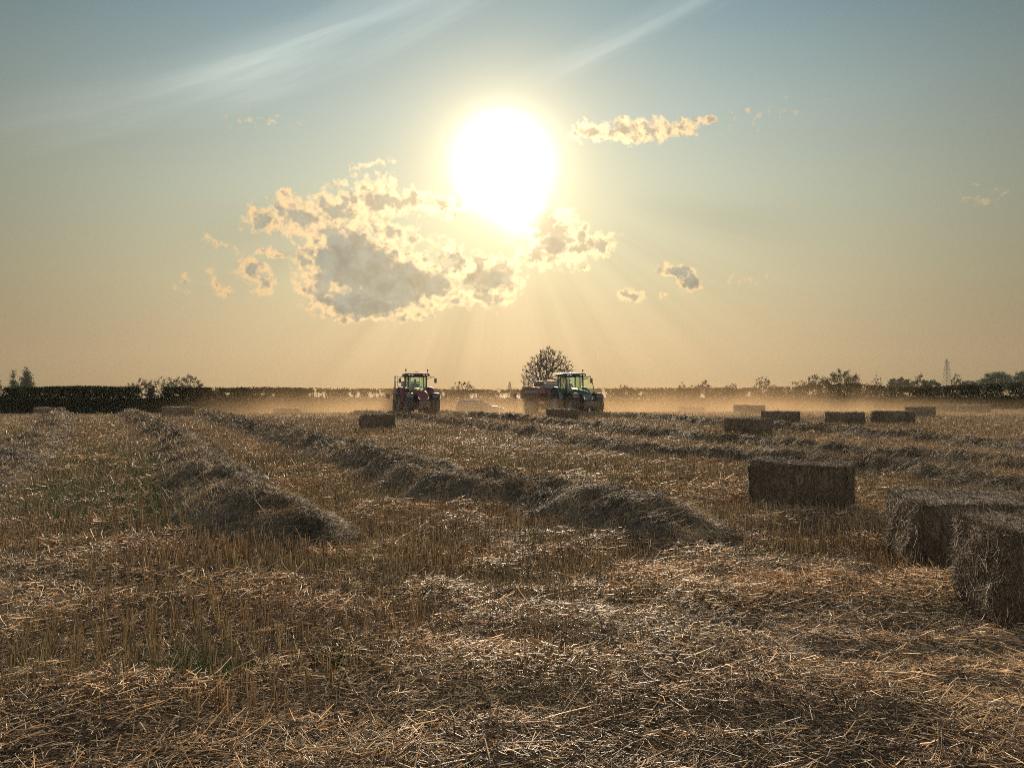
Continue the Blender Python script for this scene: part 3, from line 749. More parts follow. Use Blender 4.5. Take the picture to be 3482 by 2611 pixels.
def grow(targets, base, trunk_h, r0, lean=(0, 0), inward=0.35, steps=3):
    """branches reaching from a trunk to the target points -> list of (p0, p1, r0, r1)"""
    nodes = [np.array(base, float)]; par = [-1]; dist = [0.0]
    k = 5
    for i in range(1, k + 1):
        nodes.append(np.array(base, float) + np.array([lean[0] * i / k, lean[1] * i / k, trunk_h * i / k])); par.append(i - 1); dist.append(trunk_h * i / k)
    order = np.argsort(np.linalg.norm(targets - nodes[-1], axis=1))
    for t in targets[order]:
        A = np.array(nodes); dd_ = np.linalg.norm(A - t, axis=1); sc = dd_ + inward * np.array(dist)
        sc[:3] += 100; j = int(np.argmin(sc)); p = A[j]
        pd = (A[j] - A[par[j]]) if par[j] >= 0 else np.array([0, 0, 1.0]); pd = pd / (np.linalg.norm(pd) + 1e-9)
        ln = np.linalg.norm(t - p); prev = j
        m_ = max(1, min(steps, int(ln / 0.7)))
        for q in range(1, m_ + 1):
            f = q / m_
            pos = p * (1 - f) + t * f + pd * ln * 0.28 * math.sin(math.pi * f) + rng.normal(0, 0.05, 3) * ln * 0.4 * (1 if q < m_ else 0)
            nodes.append(pos); par.append(prev); dist.append(dist[prev] + ln / m_); prev = len(nodes) - 1
    n = len(nodes); load = np.zeros(n); child = np.zeros(n)
    for i in range(n): 
        if par[i] >= 0: child[par[i]] += 1
    for i in range(n - 1, 0, -1):
        if child[i] == 0: load[i] += 1
        load[par[i]] += load[i]
    rad = r0 * (load / max(load[0], 1)) ** 0.46
    A = np.array(nodes); par = np.array(par); i = np.arange(1, n)
    return A[par[1:]], A[1:], rad[par[1:]], rad[1:], A[child == 0]


def branch_mesh(name, p0, p1, r0, r1, parent, rmin=0.03, mt=None):
    N = len(p0); D = p1 - p0; L = np.linalg.norm(D, axis=1) + 1e-6; D = D / L[:, None]
    up = np.where(np.abs(D[:, 2:3]) < 0.8, np.array([[0, 0, 1.0]]), np.array([[1.0, 0, 0]]))
    U = np.cross(D, up); U /= np.linalg.norm(U, axis=1, keepdims=True); W = np.cross(D, U)
    r1 = np.minimum(r1, r0)
    S = 5; rings = []
    for c, rr in ((p0 - D * 0.02, r0), (p1, r1)):
        rr = np.maximum(rr, rmin)
        for s in range(S):
            a = 2 * math.pi * s / S; rings.append(c + (U * math.cos(a) + W * math.sin(a)) * rr[:, None])
    V = np.stack(rings, 1).reshape(-1, 3)
    f = np.array([[s, (s + 1) % S, S + (s + 1) % S, S + s] for s in range(S)])
    I = (np.arange(N)[:, None, None] * 2 * S + f[None]).reshape(-1)
    return mesh_np(name, V, 4, I, mt or M_BARK, parent)


def lobes(specs, n):
    """random points near the skin and inside of several ellipsoids (cx, cy, cz, rx, ry, rz)"""
    specs = np.array(specs, float); vol = specs[:, 3] * specs[:, 4] * specs[:, 5]; c = rng.choice(len(specs), n, p=vol / vol.sum())
    v = rng.normal(0, 1, (n, 3)); v /= np.linalg.norm(v, axis=1, keepdims=True); rr = rng.random(n) ** (1 / 3)
    return specs[c, :3] + v * rr[:, None] * specs[c, 3:]


def tree(name, px0, px1, ptop, Y, label, cat='tree', group=None, leafy=0.5, n=220, trunk_frac=0.30, spread='vase', card=0.28, lmat=None, pbase=None, r0=None, cards_n=None, zb=None):
    """tree standing at distance Y whose crown spans photo columns px0..px1 and reaches up to row ptop"""
    cx = ((px0 + px1) / 2 - CX) / F * Y; hw = (px1 - px0) / 2 / F * Y; ztop = CAMH + (HY - ptop) / F * Y
    z0 = -0.55 if zb is None else zb
    root = empty(name, (cx, Y, z0)); tag(root, label, cat, group)
    H = ztop - z0
    th_ = H * trunk_frac
    if spread == 'vase':
        lob = [(0, 0, H * 0.66, hw * 0.72, hw * 0.72, H * 0.33), (-hw * 0.5, 0, H * 0.52, hw * 0.48, hw * 0.5, H * 0.24), (hw * 0.5, 0.1, H * 0.53, hw * 0.48, hw * 0.5, H * 0.25), (hw * 0.1, 0.2, H * 0.8, hw * 0.5, hw * 0.5, H * 0.19)]
    elif spread == 'fan':
        lob = [(hw * 0.10, 0, H * 0.72, hw * 0.55, hw * 0.6, H * 0.28), (-hw * 0.55, 0, H * 0.50, hw * 0.44, hw * 0.5, H * 0.22), (hw * 0.62, 0.1, H * 0.60, hw * 0.38, hw * 0.45, H * 0.22), (-hw * 0.30, 0.2, H * 0.64, hw * 0.42, hw * 0.5, H * 0.22), (-hw * 0.78, 0, H * 0.36, hw * 0.24, hw * 0.3, H * 0.13), (hw * 0.7, 0, H * 0.42, hw * 0.28, hw * .3, H * 0.14)]
    elif spread == 'poplar':
        lob = [(0, 0, H * 0.42, hw * 0.70, hw * 0.8, H * 0.28), (0.05, 0, H * 0.66, hw * 0.44, hw * 0.5, H * 0.22), (-0.05, 0, H * 0.86, hw * 0.18, hw * 0.25, H * 0.13), (hw * 0.55, 0, H * 0.38, hw * 0.35, hw * .4, H * 0.2)]
    elif spread == 'dome':
        lob = [(0, 0, H * 0.62, hw * 0.95, hw * 0.9, H * 0.37), (-hw * 0.5, 0, H * 0.5, hw * 0.5, hw * 0.5, H * 0.34), (hw * 0.5, 0, H * 0.5, hw * 0.5, hw * 0.5, H * 0.32)]
    else:  # broom
        lob = [(i_ * hw * 0.42, rng.normal(0, .3), H * (0.62 + 0.06 * math.cos(i_ * 2.3)), hw * 0.34, hw * 0.4, H * (0.30 + 0.06 * math.sin(i_ * 1.7))) for i_ in (-1.5, -0.8, 0, 0.8, 1.5)]
    T = lobes(lob, n); T[:, 2] = np.clip(T[:, 2], th_ * 0.7, H)
    p0, p1, ra, rb, ends = grow(T, (0, 0, 0), th_, r0 or H * 0.028, lean=(rng.normal(0, 0.02) * H, 0))
    big = ra > (r0 or H * 0.028) * 0.30
    branch_mesh('trunk', p0[big], p1[big], ra[big], rb[big], root)
    # fine twigs at every end
    nt = 8 if leafy >= 0.5 else 6; E = np.repeat(ends, nt, 0); up = rng.normal(0, 0.7, E.shape); up[:, 2] = np.abs(up[:, 2]) + 0.4
    up /= np.linalg.norm(up, axis=1, keepdims=True); ln = rng.uniform(0.25, 0.8, len(E)) * H / 11
    E2 = E + up * ln[:, None]
    px_ = 0.00019 * Y
    tw0 = np.concatenate([p0[~big], E]); tw1 = np.concatenate([p1[~big], E2])
    q0 = np.concatenate([ra[~big], np.full(len(E), px_)]); q1 = np.concatenate([rb[~big], np.full(len(E), px_ * 0.6)])
    crown = branch_mesh('crown', tw0, tw1, q0, q1, root, rmin=px_)
    nl = int((cards_n or 4.2) * leafy * len(E2))
    if nl > 0:
        pts = E2[rng.integers(0, len(E2), nl)] + rng.normal(0, 0.035 * H, (nl, 3)) * (0.4 if leafy < 0.5 else 0.8 if leafy < 1 else 1.0)
        V, I, S = cards(pts, np.full(nl, card * Y / 150))
        b0 = len(crown.data.vertices); tot = crown.data
        Vb = np.zeros(b0 * 3, np.float32); tot.vertices.foreach_get('co', Vb)
        Ib = np.zeros(len(tot.loops), np.int32); tot.loops.foreach_get('vertex_index', Ib)
        bpy.data.objects.remove(crown); 
        mesh_np('crown', np.concatenate([Vb.reshape(-1, 3), V]), 4, np.concatenate([Ib, I + b0]), [M_BARK, lmat or M_LEAF2], root,
                attr=np.concatenate([np.zeros(b0), rng.random(nl)[S]]), mat_idx=np.concatenate([np.zeros(len(Ib) // 4), np.ones(nl)]))
    return root


# ------------------------------------------------------------------ hedges
def hedge(pts, label, gap=0.5, dens=1.0, seed=0, holes=True):
    """pts: (px, py of trimmed top, distance); one clipped field hedge with thin places"""
    xs_ = np.array([(p[0] - CX) / F * p[2] for p in pts]); ys_ = np.array([p[2] for p in pts], float)
    tops = np.array([CAMH + (HY - p[1]) / F * p[2] for p in pts])
    x0, x1 = xs_[0], xs_[-1]
    root = empty('hedge', ((x0 + x1) / 2, float(np.interp((x0 + x1) / 2, xs_, ys_)), -0.55)); tag(root, label, 'hedge', 'clipped field hedges behind the field')
    ox, oy = root.location.x, root.location.y
    yy = lambda x: np.interp(x, xs_, ys_); tt = lambda x: np.interp(x, xs_, tops)
    # woody dense lower body
    n = int((x1 - x0) / 0.35) + 2; gx_ = np.linspace(x0, x1, n); m_ = 9
    prof = [(-0.62, 0.0), (-0.66, 0.30), (-0.62, 0.62), (-0.45, 0.85), (0.0, 0.94), (0.45, 0.85), (0.62, 0.62), (0.66, 0.30), (0.62, 0.0)]
    body_h = (tt(gx_) + 0.55) * (0.62 if holes else 0.90)
    V = []
    for k, (a, b) in enumerate(prof):
        nz_ = (fbm(gx_ * 1.3 + k * 3 + seed, gx_ * 0 + k, 3) - 0.5)
        V.append(np.stack([gx_ - ox, yy(gx_) + a * (1 + nz_ * 0.5) - oy, b * body_h * (1 + nz_ * 0.22 * (b > 0))], 1))
    V = np.stack(V, 1).reshape(-1, 3); i = np.arange(n * m_).reshape(n, m_)
    I = np.stack([i[:-1, :-1], i[:-1, 1:], i[1:, 1:], i[1:, :-1]], -1).reshape(-1)
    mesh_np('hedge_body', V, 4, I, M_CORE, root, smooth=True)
    # leaves
    Ln = x1 - x0
    N = int(Ln * 1500 * dens)
    x = rng.uniform(x0, x1, N); h = rng.random(N) ** 0.62; H = tt(x) + 0.55
    z = h * H
    wob = (fbm(x * 0.9 + seed, x * 0 + 5, 4) - 0.5) * 0.24
    m1 = fbm(x * 0.45 + seed * 2, x * 0 + 1.5, 2); m2 = fbm(x * 2.6 + seed, z * 1.9 + 3, 4)
    thin = sstep(0.56, 0.70, h) * (1 - 0.75 * sstep(0.84, 0.95, h))
    hole = m2 < 0.34 + (gap - 0.42) + 0.26 * (m1 - 0.45) * 2 * thin - 0.5 * (1 - thin)
    slit = (fbm(x * 1.3 + seed + 30, z * 0.35 + 8, 3) < 0.30) & (h > 0.62)
    keep = ~(hole | slit)
    x, z, h, H, wob = x[keep], z[keep], h[keep], H[keep], wob[keep]; N = len(x)
    dep = 0.72 - 0.12 * h
    y = yy(x) + rng.uniform(-1, 1, N) * dep
    shell = h < 0.6; y = np.where(shell, yy(x) + np.sign(rng.normal(0, 1, N)) * (dep + rng.uniform(-0.08, 0.12, N)), y)
    P = np.stack([x - ox, y - oy, z + wob * h + rng.normal(0, 0.03, N)], 1)
    # sprigs standing up from the trimmed top
    ns = int(Ln * 16); sx_ = rng.uniform(x0, x1, ns); sh = np.abs(rng.normal(0, 0.035, ns)) * (1 + 1.0 * (fbm(sx_ * 0.4 + seed, sx_ * 0, 2) > 0.55))
    P2 = np.stack([sx_ - ox, yy(sx_) + rng.uniform(-.5, .5, ns) - oy, tt(sx_) + 0.55 + sh], 1)
    P = np.concatenate([P, P2]); V, I, S = cards(P, np.full(len(P), 0.15))
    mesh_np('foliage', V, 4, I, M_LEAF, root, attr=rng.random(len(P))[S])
    # stems visible in the thin places
    nst = int(Ln * 2.2); sx_ = rng.uniform(x0, x1, nst); hh = (tt(sx_) + 0.55)
    p0 = np.stack([sx_ - ox, yy(sx_) + rng.uniform(-.3, .3, nst) - oy, hh * 0.3], 1); p1 = p0 + np.stack([rng.normal(0, .18, nst), rng.normal(0, .1, nst), hh * 0.66], 1)
    branch_mesh('stems', p0, p1, np.full(nst, 0.035), np.full(nst, 0.025), root, 0.02)['kind'] = 'stuff'
    return root
hedge([(-420, 1315, 77), (0, 1318, 77), (180, 1316, 77), (300, 1314, 77), (390, 1317, 77), (600, 1317, 78), (760, 1321, 79), (900, 1318, 79), (1058, 1321, 80)], 'black clipped hedge with thin gaps near its top, along the left edge of the field', 0.34, 1.6, 3)
hedge([(1056, 1321, 80), (1300, 1324, 80.5), (1600, 1326, 81), (1800, 1324, 81), (2056, 1323, 82)], 'dusty brown clipped hedge behind the two tractors and the car', 0.50, 1.0, 11)
hedge([(2054, 1323, 82), (2300, 1321, 82), (2560, 1321, 83), (2650, 1318, 83.5), (2750, 1312, 84), (2880, 1305, 84), (2960, 1309, 84), (3030, 1318, 84), (3195, 1314, 84), (3330, 1308, 84), (3482, 1303, 83), (3950, 1296, 82)], 'long hedge behind the right bales, rising towards the right edge and veiled by dust', 0.40, 1.05, 19)

# ------------------------------------------------------------------ trees beyond the hedge
G = 'trees beyond the hedge'
tree('bare_tree', 1772, 1948, 1181, 150, 'tallest tree, half bare with a fan of fine branches, behind the green tractor', group=G, leafy=0.05, n=620, trunk_frac=0.12, card=0.14, r0=0.46, spread='fan')
tree('poplar_tree', 66, 112, 1238, 190, 'tall poplar with a spire-like crown, the bigger of the two whole poplars at the left', group=G, leafy=1.3, n=160, spread='poplar', trunk_frac=0.15, card=0.26, lmat=M_LEAF3)
tree('poplar_tree', 33, 56, 1261, 190, 'slim shorter poplar between the left edge of the photo and the bigger poplar', group=G, leafy=1.2, n=110, spread='poplar', trunk_frac=0.15, card=0.22, lmat=M_LEAF3)
tree('poplar_tree', -28, 5, 1272, 190, 'poplar cut off by the left edge of the photo', group=G, leafy=1.2, n=100, spread='poplar', trunk_frac=0.15, card=0.22, lmat=M_LEAF3)
tree('poplar_tree', 54, 64, 1291, 190, 'smallest poplar, a thin spike between the two whole poplars', group=G, leafy=1.2, n=40, spread='poplar', trunk_frac=0.15, card=0.18, lmat=M_LEAF3)
tree('scrub_tree', 428, 520, 1287, 130, 'left end tree of the low twiggy thicket above the left hedge', group=G, leafy=0.5, n=150, spread='broom', trunk_frac=0.12, card=0.2)
tree('scrub_tree', 495, 600, 1281, 132, 'middle tree of the low twiggy thicket above the left hedge', group=G, leafy=0.6, n=170, spread='broom', trunk_frac=0.12, card=0.2)
tree('scrub_tree', 585, 690, 1276, 130, 'right end and densest tree of the low twiggy thicket above the left hedge', group=G, leafy=0.8, n=190, spread='dome', trunk_frac=0.12, card=0.2)
tree('bushy_tree', 1525, 1620, 1297, 105, 'small bushy tree between the two tractors, directly above the car roof', group=G, leafy=0.45, n=190, spread='dome', trunk_frac=0.30, card=0.2)
tree('bushy_tree', 2083, 2160, 1308, 140, 'low dome-shaped bush just right of the green tractor', group=G, leafy=0.7, n=110, spread='dome', trunk_frac=0.2, card=0.2)
tree('scrub_tree', 2300, 2335, 1300, 140, 'small ragged tree, first of three ragged tops over the middle of the right hedge', group=G, leafy=0.6, n=50, spread='broom', trunk_frac=0.2, card=0.2)
tree('scrub_tree', 2335, 2372, 1306, 140, 'lowest of three ragged tops over the middle of the right hedge', group=G, leafy=0.6, n=40, spread='broom', trunk_frac=0.2, card=0.2)
tree('scrub_tree', 2370, 2418, 1294, 140, 'tallest and last of three ragged tops over the middle of the right hedge', group=G, leafy=0.8, n=70, spread='broom', trunk_frac=0.2, card=0.2)
tree('bare_tree', 2458, 2508, 1297, 150, 'small pale bare tree standing alone between the ragged tops and a rounder tree', group=G, leafy=0.25, n=90, spread='broom', trunk_frac=0.2, card=0.2)
tree('bushy_tree', 2562, 2622, 1284, 150, 'round feathery tree left of the pair of big spreading trees', group=G, leafy=0.5, n=130, spread='dome', trunk_frac=0.2, card=0.2)
tree('scrub_tree', 2612, 2652, 1309, 150, 'low scrub tree at the right foot of the round feathery tree', group=G, leafy=0.8, n=60, spread='dome', trunk_frac=0.2, card=0.2)
tree('spreading_tree', 2680, 2748, 1295, 150, 'small spreading tree at the left end of the big trees on the right', group=G, leafy=0.5, n=100, spread='dome', trunk_frac=0.32, card=0.2)
tree('spreading_tree', 2735, 2822, 1276, 150, 'middle spreading tree with visible limbs, left neighbour of the widest tree', group=G, leafy=0.75, n=210, spread='dome', trunk_frac=0.34, card=0.22)
tree('spreading_tree', 2808, 2925, 1261, 150, 'widest spreading tree on the right, with a domed top and visible limbs', group=G, leafy=0.85, n=290, spread='dome', trunk_frac=0.32, card=0.22)
tree('bare_tree', 2950, 3004, 1275, 160, 'thin bare sapling tree right of the widest spreading tree', group=G, leafy=0.12, n=60, spread='broom', trunk_frac=0.2, card=0.2)
tree('distant_tree', 3020, 3105, 1287, 330, 'hazy blue-grey dense tree mass left of the round leafy tree', group=G, leafy=3.2, n=200, spread='dome', trunk_frac=0.12, card=0.22, lmat=M_LEAF3)
tree('bushy_tree', 3106, 3158, 1277, 170, 'round leafy tree with gaps, left of the pylon', group=G, leafy=1.0, n=130, spread='dome', trunk_frac=0.3, card=0.22)
tree('distant_tree', 3148, 3196, 1295, 240, 'low green tree between the round leafy tree and the pylon', group=G, leafy=2.5, n=120, spread='dome', trunk_frac=0.15, card=0.22, lmat=M_LEAF3)
tree('bare_tree', 3232, 3270, 1269, 250, 'feathery bare tree directly right of the pylon', group=G, leafy=0.3, n=110, spread='dome', trunk_frac=0.25, card=0.2)
tree('distant_tree', 3262, 3345, 1295, 330, 'low hazy blue-green tree mass right of the pylon', group=G, leafy=3.0, n=190, spread='dome', trunk_frac=0.12, card=0.22, lmat=M_LEAF3)
tree('distant_tree', 3330, 3450, 1268, 300, 'broad leafy tree rising in steps towards the right edge of the photo', group=G, leafy=2.0, n=300, spread='vase', trunk_frac=0.12, card=0.22, lmat=M_LEAF3)
tree('distant_tree', 3440, 3560, 1264, 320, 'dense blue-green tree cut off by the right edge of the photo', group=G, leafy=3.2, n=260, spread='dome', trunk_frac=0.12, card=0.24, lmat=M_LEAF3)


# ------------------------------------------------------------------ pylons
def pylon(px, ptop, Y, label, base_w, arms, z0=-0.55):
    x = (px - CX) / F * Y; H = CAMH + (HY - ptop) / F * Y - z0
    root = empty('pylon', (x, Y, z0), R(20)); tag(root, label, 'pylon', 'lattice pylons on the skyline')
    t = MB(); wdt = lambda f: base_w * (1 - f) ** 0.9 * 0.5 + 0.22
    L_ = 11; lev = [H * (1 - (1 - i / L_) ** 1.25) for i in range(L_ + 1)]
    rr = 0.00015 * Y
    for sx in (-1, 1):
        for sy in (-1, 1):
            t.tube([(sx * wdt(z / H), sy * wdt(z / H), z) for z in lev], rr * 1.3, 4)
    t.tube([(0, 0, H * 0.97), (0, 0, H * 1.0 + 0.8)], rr, 4)
    for i in range(L_):
        a, b = wdt(lev[i] / H), wdt(lev[i + 1] / H)
        for (p, q) in (((-1, -1), (1, -1)), ((1, -1), (1, 1)), ((1, 1), (-1, 1)), ((-1, 1), (-1, -1))):
            t.tube([(p[0] * a, p[1] * a, lev[i]), (q[0] * b, q[1] * b, lev[i + 1])], rr * 0.8, 3)
            t.tube([(q[0] * a, q[1] * a, lev[i]), (p[0] * b, p[1] * b, lev[i + 1])], rr * 0.8, 3)
            t.tube([(p[0] * b, p[1] * b, lev[i + 1]), (q[0] * b, q[1] * b, lev[i + 1])], rr * 0.7, 3)
    t.build('lattice_mast', M_PYL, root)
    for f, ln in arms:
        a = MB()
        a.tube([(-ln, 0, H * f - 1.0), (-ln, 0, H * f), (0, 0, H * f + 0.5), (ln, 0, H * f), (ln, 0, H * f - 1.0)], rr * 0.8, 3)
        a.tube([(-ln, 0, H * f), (ln, 0, H * f)], rr * 0.7, 3)
        a.build('cross_arm', M_PYL, root)
pylon(3220, 1222, 330, 'tall tapering lattice pylon on the skyline at the far right', 3.2, [(0.93, 1.6), (0.72, 2.3)])
pylon(1733, 1299, 420, 'tiny distant lattice pylon on the skyline left of the tallest tree', 2.0, [(0.70, 1.2), (0.45, 1.2)])


# ------------------------------------------------------------------ tractors and balers (built facing -Y, x to the right of the camera)
def wheel(parent, x, y, r, wd, rim_r, side):
    z = r
    t = MB(); h = wd / 2
    prof = [(-h * 0.8, rim_r), (-h, rim_r + 0.05), (-h * 1.02, r * 0.80), (-h * 0.9, r * 0.94), (-h * 0.5, r * 0.965), (0, r * 0.97), (h * 0.5, r * 0.965), (h * 0.9, r * 0.94), (h * 1.02, r * 0.80), (h, rim_r + 0.05), (h * 0.8, rim_r)]
    t.lathe_x((0, 0, 0), prof, 32)
    nl = 20
    for k in range(nl):
        for sg in (-1, 1):
            a = 2 * math.pi * (k + (0.5 if sg > 0 else 0)) / nl
            c = Vector((sg * h * 0.5, math.cos(a) * r * 0.975, math.sin(a) * r * 0.975))
            bm = MB(); bm.box((0, 0, 0), (h * 1.05, 0.055, r * 0.07), rot=(0, 0, sg * 0.55))
            M4 = Matrix.Translation(c) @ Matrix.Rotation(a - math.pi / 2, 4, 'X')
            t.add([M4 @ Vector(v) for v in bm.v], bm.f)
    whl = empty('wheel', (x, y, z)); whl.parent = parent
    t.build('tyre', M_TYRE, whl)
    s = MB(); s.lathe_x((0, 0, 0), [(-h * 0.75, rim_r), (-h * 0.7, rim_r * 0.92), (side * h * 0.1, rim_r * 0.78), (side * h * 0.25, rim_r * 0.35), (side * h * 0.55, rim_r * 0.30), (side * h * 0.58, 0.001)], 24)
    s.lathe_x((0, 0, 0), [(h * 0.75, rim_r), (h * 0.7, rim_r * 0.92), (side * h * 0.12, rim_r * 0.80)], 24)
    s.build('rim', M_RIM, whl)
    return whl


def tractor(name, loc, rz, paint_m, label, door_open=False):
    root = empty(name, loc, rz); tag(root, label, 'tractor')
    RW, FW = 1.0, 0.79
    for s in (-1, 1):
        wheel(root, s * 1.05, 0, RW, 0.66, 0.52, s); wheel(root, s * 0.98, -2.85, FW, 0.56, 0.40, s)
    c = MB()                                           # chassis, axles, belly
    c.box((0, -1.3, 0.85), (0.50, 3.4, 0.5), bev=0.05); c.box((0, 0, 1.0), (1.6, 0.34, 0.34), bev=0.05); c.box((0, -2.85, 0.80), (1.5, 0.22, 0.24), bev=0.04)
    c.box((0, 0.65, 0.85), (0.6, 0.5, 0.5), bev=0.04); c.box((0.62, -1.0, 0.85), (0.50, 1.0, 0.55), bev=0.1); c.box((-0.62, -1.0, 0.85), (0.50, 1.0, 0.55), bev=0.1)
    c.build('chassis', M_DARK, root)
    # bonnet: rounded sections from windscreen to nose
    def ring(y, w_, zb, zt, n=16):
        pts = []
        for k in range(n):
            a = math.pi * k / (n - 1); cxn = math.cos(a); sn = math.sin(a)
            pts.append((w_ * math.copysign(abs(cxn) ** 0.55, cxn), y, zb + 0.45 * (zt - zb) + (zt - zb) * 0.55 * sn ** 0.6))
        pts += [(-w_ * 0.92, y, zb), (w_ * 0.92, y, zb)]
        return pts
    b = MB(); b.loft([ring(-0.85, 0.50, 1.15, 2.10), ring(-1.6, 0.49, 1.08, 2.04), ring(-2.5, 0.47, 1.02, 1.90), ring(-3.2, 0.44, 0.98, 1.72), ring(-3.5, 0.38, 0.98, 1.56), ring(-3.6, 0.28, 1.05, 1.38)])
    hood = b.build('bonnet', paint_m, root)
    g = MB()
    for k in range(7): g.box((0, -3.585 + 0.0 * k, 1.08 + 0.055 * k), (0.42, 0.05, 0.022))
    g.box((0, -3.575, 1.25), (0.10, 0.03, 0.40))
    g.build('grille', M_DARK, hood)
    for s in (-1, 1):
        g = MB()
        g.box((s * 0.482, -2.48, 1.42), (0.016, 0.62, 0.03))
        for k in range(5): g.box((s * 0.485, -2.2 - 0.14 * k, 1.42), (0.02, 0.05, 0.34), rot=(0.3, 0, 0))
        g.build('side_vent', M_DARK, hood)
    for s in (-1, 1):
        m_ = MB(); m_.box((s * 0.29, -3.52, 1.30), (0.17, 0.08, 0.24), rot=(-0.2, s * 0.35, s * 0.35), bev=0.02); m_.build('headlight', M_LAMPG, root)
    wgt = MB()
    for k in range(9): wgt.box((-0.36 + 0.09 * k, -3.85, 0.82), (0.075, 0.42, 0.42), bev=0.02)
    wgt.box((0, -3.6, 0.80), (0.4, 0.3, 0.2)); wgt.build('front_weight', M_DARK, root)
    # cab
    f = MB()
    bx, tx_ = 0.74, 0.80
    P = {}
    for s in (-1, 1):
        P[s] = [Vector((s * 0.60, -1.02, 1.50)), Vector((s * 0.72, -0.86, 2.98)), Vector((s * 0.84, -0.10, 1.35)), Vector((s * 0.84, -0.08, 3.0)), Vector((s * 0.74, 0.62, 1.65)), Vector((s * 0.74, 0.66, 2.98))]
        p = P[s]
        f.tube([p[0], (p[0] + p[1]) / 2 + Vector((s * .04, -.03, 0)), p[1]], 0.055, 6); f.tube([p[2], p[3]], 0.05, 6); f.tube([p[4], p[5]], 0.06, 6)
        f.tube([p[0], p[2] + Vector((0, -0.35, -0.05)), p[2], p[4]], 0.05, 6)
    f.tube([P[-1][0], P[1][0]], 0.05, 6); f.tube([P[-1][4], P[1][4]], 0.05, 6)
    f.tube([P[-1][1], P[1][1]], 0.05, 6); f.tube([P[-1][5], P[1][5]], 0.05, 6)
    f.box((0, -0.2, 1.32), (1.5, 1.5, 0.22), bev=0.04)
    f.box((0, 0.62, 1.75), (1.4, 0.06, 0.35)); f.build('cab_frame', M_DARK, root)
    rf = MB()
    def rr(z, k): return [(x_ * k, y_ * k - 0.14, z) for (x_, y_) in [(-0.92, -0.92), (-0.98, -0.75), (-0.98, 0.75), (-0.88, 0.92), (0.88, 0.92), (0.98, 0.75), (0.98, -0.75), (0.92, -0.92), (0.5, -1.02), (0.0, -1.05), (-0.5, -1.02)]]
    rf.loft([rr(3.0, 0.95), rr(3.04, 1.0), rr(3.14, 1.0), rr(3.21, 0.93), rr(3.25, 0.6), rr(3.27, 0.2)])
    rf.tube([(-0.25, -0.2, 3.25), (0, -0.2, 3.31), (0.25, -0.2, 3.25)], 0.05, 6)
    roof = rf.build('cab_roof', paint_m, root)
    for s in (-1, 1):
        q = MB(); q.tube([(s * 0.86, -0.55, 3.2), (s * 0.86, -0.55, 3.40)], 0.014, 6); q.tube([(s * 0.86, -0.55, 3.38), (s * 0.86, -0.55, 3.44), (s * 0.86, -0.55, 3.54), (s * 0.86, -0.55, 3.57)], [0.045, 0.062, 0.055, 0.02], 10)
        q.build('beacon', M_AMBER, roof)
        for xx in (0.45, 0.68):
            q = MB(); q.box((s * xx, -1.17, 3.08), (0.15, 0.06, 0.10), bev=0.015); q.build('work_lamp', M_LAMPG, roof)
    def pane(pts, nm='window', parent=root, m__=M_GLASS):
        a = [Vector(p) for p in pts]; nrm = (a[1] - a[0]).cross(a[2] - a[0]).normalized() * 0.006
        q = MB(); k = len(a); q.add([p - nrm for p in a] + [p + nrm for p in a], [list(range(k))[::-1], [k + i_ for i_ in range(k)]] + [[i_, (i_ + 1) % k, k + (i_ + 1) % k, k + i_] for i_ in range(k)])
        return q.build(nm, m__, parent)
    pane([P[-1][0], P[1][0], P[1][1], P[-1][1]], 'windscreen'); pane([P[-1][4], P[1][4], P[1][5], P[-1][5]])
    for s in (-1, 1):
        p = P[s]; pane([p[2], p[4], p[5], p[3]])
        if not (door_open and s == 1): pane([p[0], p[2], p[3], p[1]], 'door')
    if door_open:                                     # glass door swung out on the right of the picture
        dr = empty('open_door', (0.86, -0.10, 0)); dr.parent = root
        dpts = [(0.02, 0, 1.62), (0.10, 0, 2.95), (0.80, 0, 3.02), (0.97, 0, 2.5), (1.12, 0, 1.75), (1.12, 0, 1.42), (0.75, 0, 1.30)]
        dv = [Matrix.Rotation(R(-18), 3, 'Z') @ Vector(p) for p in dpts]
        pane([tuple(v) for v in dv], 'door_glass', dr)
        q = MB(); q.tube(dv + [dv[0]], 0.028, 6); q.build('door_frame', M_DARK, dr)
        q = MB(); q.box(tuple((dv[4] + dv[5]) / 2 + Vector((-0.10, 0, 0.06))), (0.06, 0.05, 0.26), bev=0.01); q.build('door_lock', M_DARK, dr)
        q = MB(); q.tube([dv[1] + Vector((0, -.05, -.2)), dv[2] + Vector((-0.2, -.05, -.22))], 0.02, 6); q.build('wiper_bar', M_DARK, dr)
        q = MB(); q.tube([dv[0] + Vector((0.1, -.05, 0.1)), dv[0] + Vector((0.35, -.06, 0.16)), dv[0] + Vector((0.6, -.05, 0.02)), dv[5] + Vector((-0.2, -.05, 0.1))], 0.022, 6)
        q.build('door_handle', M_DARK, dr)
    # wings, steps, exhaust, mirrors
    for s in (-1, 1):
        q = MB(); rings = []
        for k in range(11):
            a = math.radians(-12 + 15.0 * k); rr_ = RW + 0.10
            yy_ = -math.cos(a) * rr_; zz_ = RW + math.sin(a) * rr_
            y2_ = -math.cos(a) * (rr_ + 0.05); z2_ = RW + math.sin(a) * (rr_ + 0.05)
            rings.append([(s * 0.72, yy_, zz_), (s * 1.34, yy_, zz_), (s * 1.36, y2_, z2_ - 0.02), (s * 1.30, y2_, z2_), (s * 0.72, y2_, z2_)])
        q.loft(rings); q.build('rear_wing', paint_m, root)
        q = MB(); rings = []
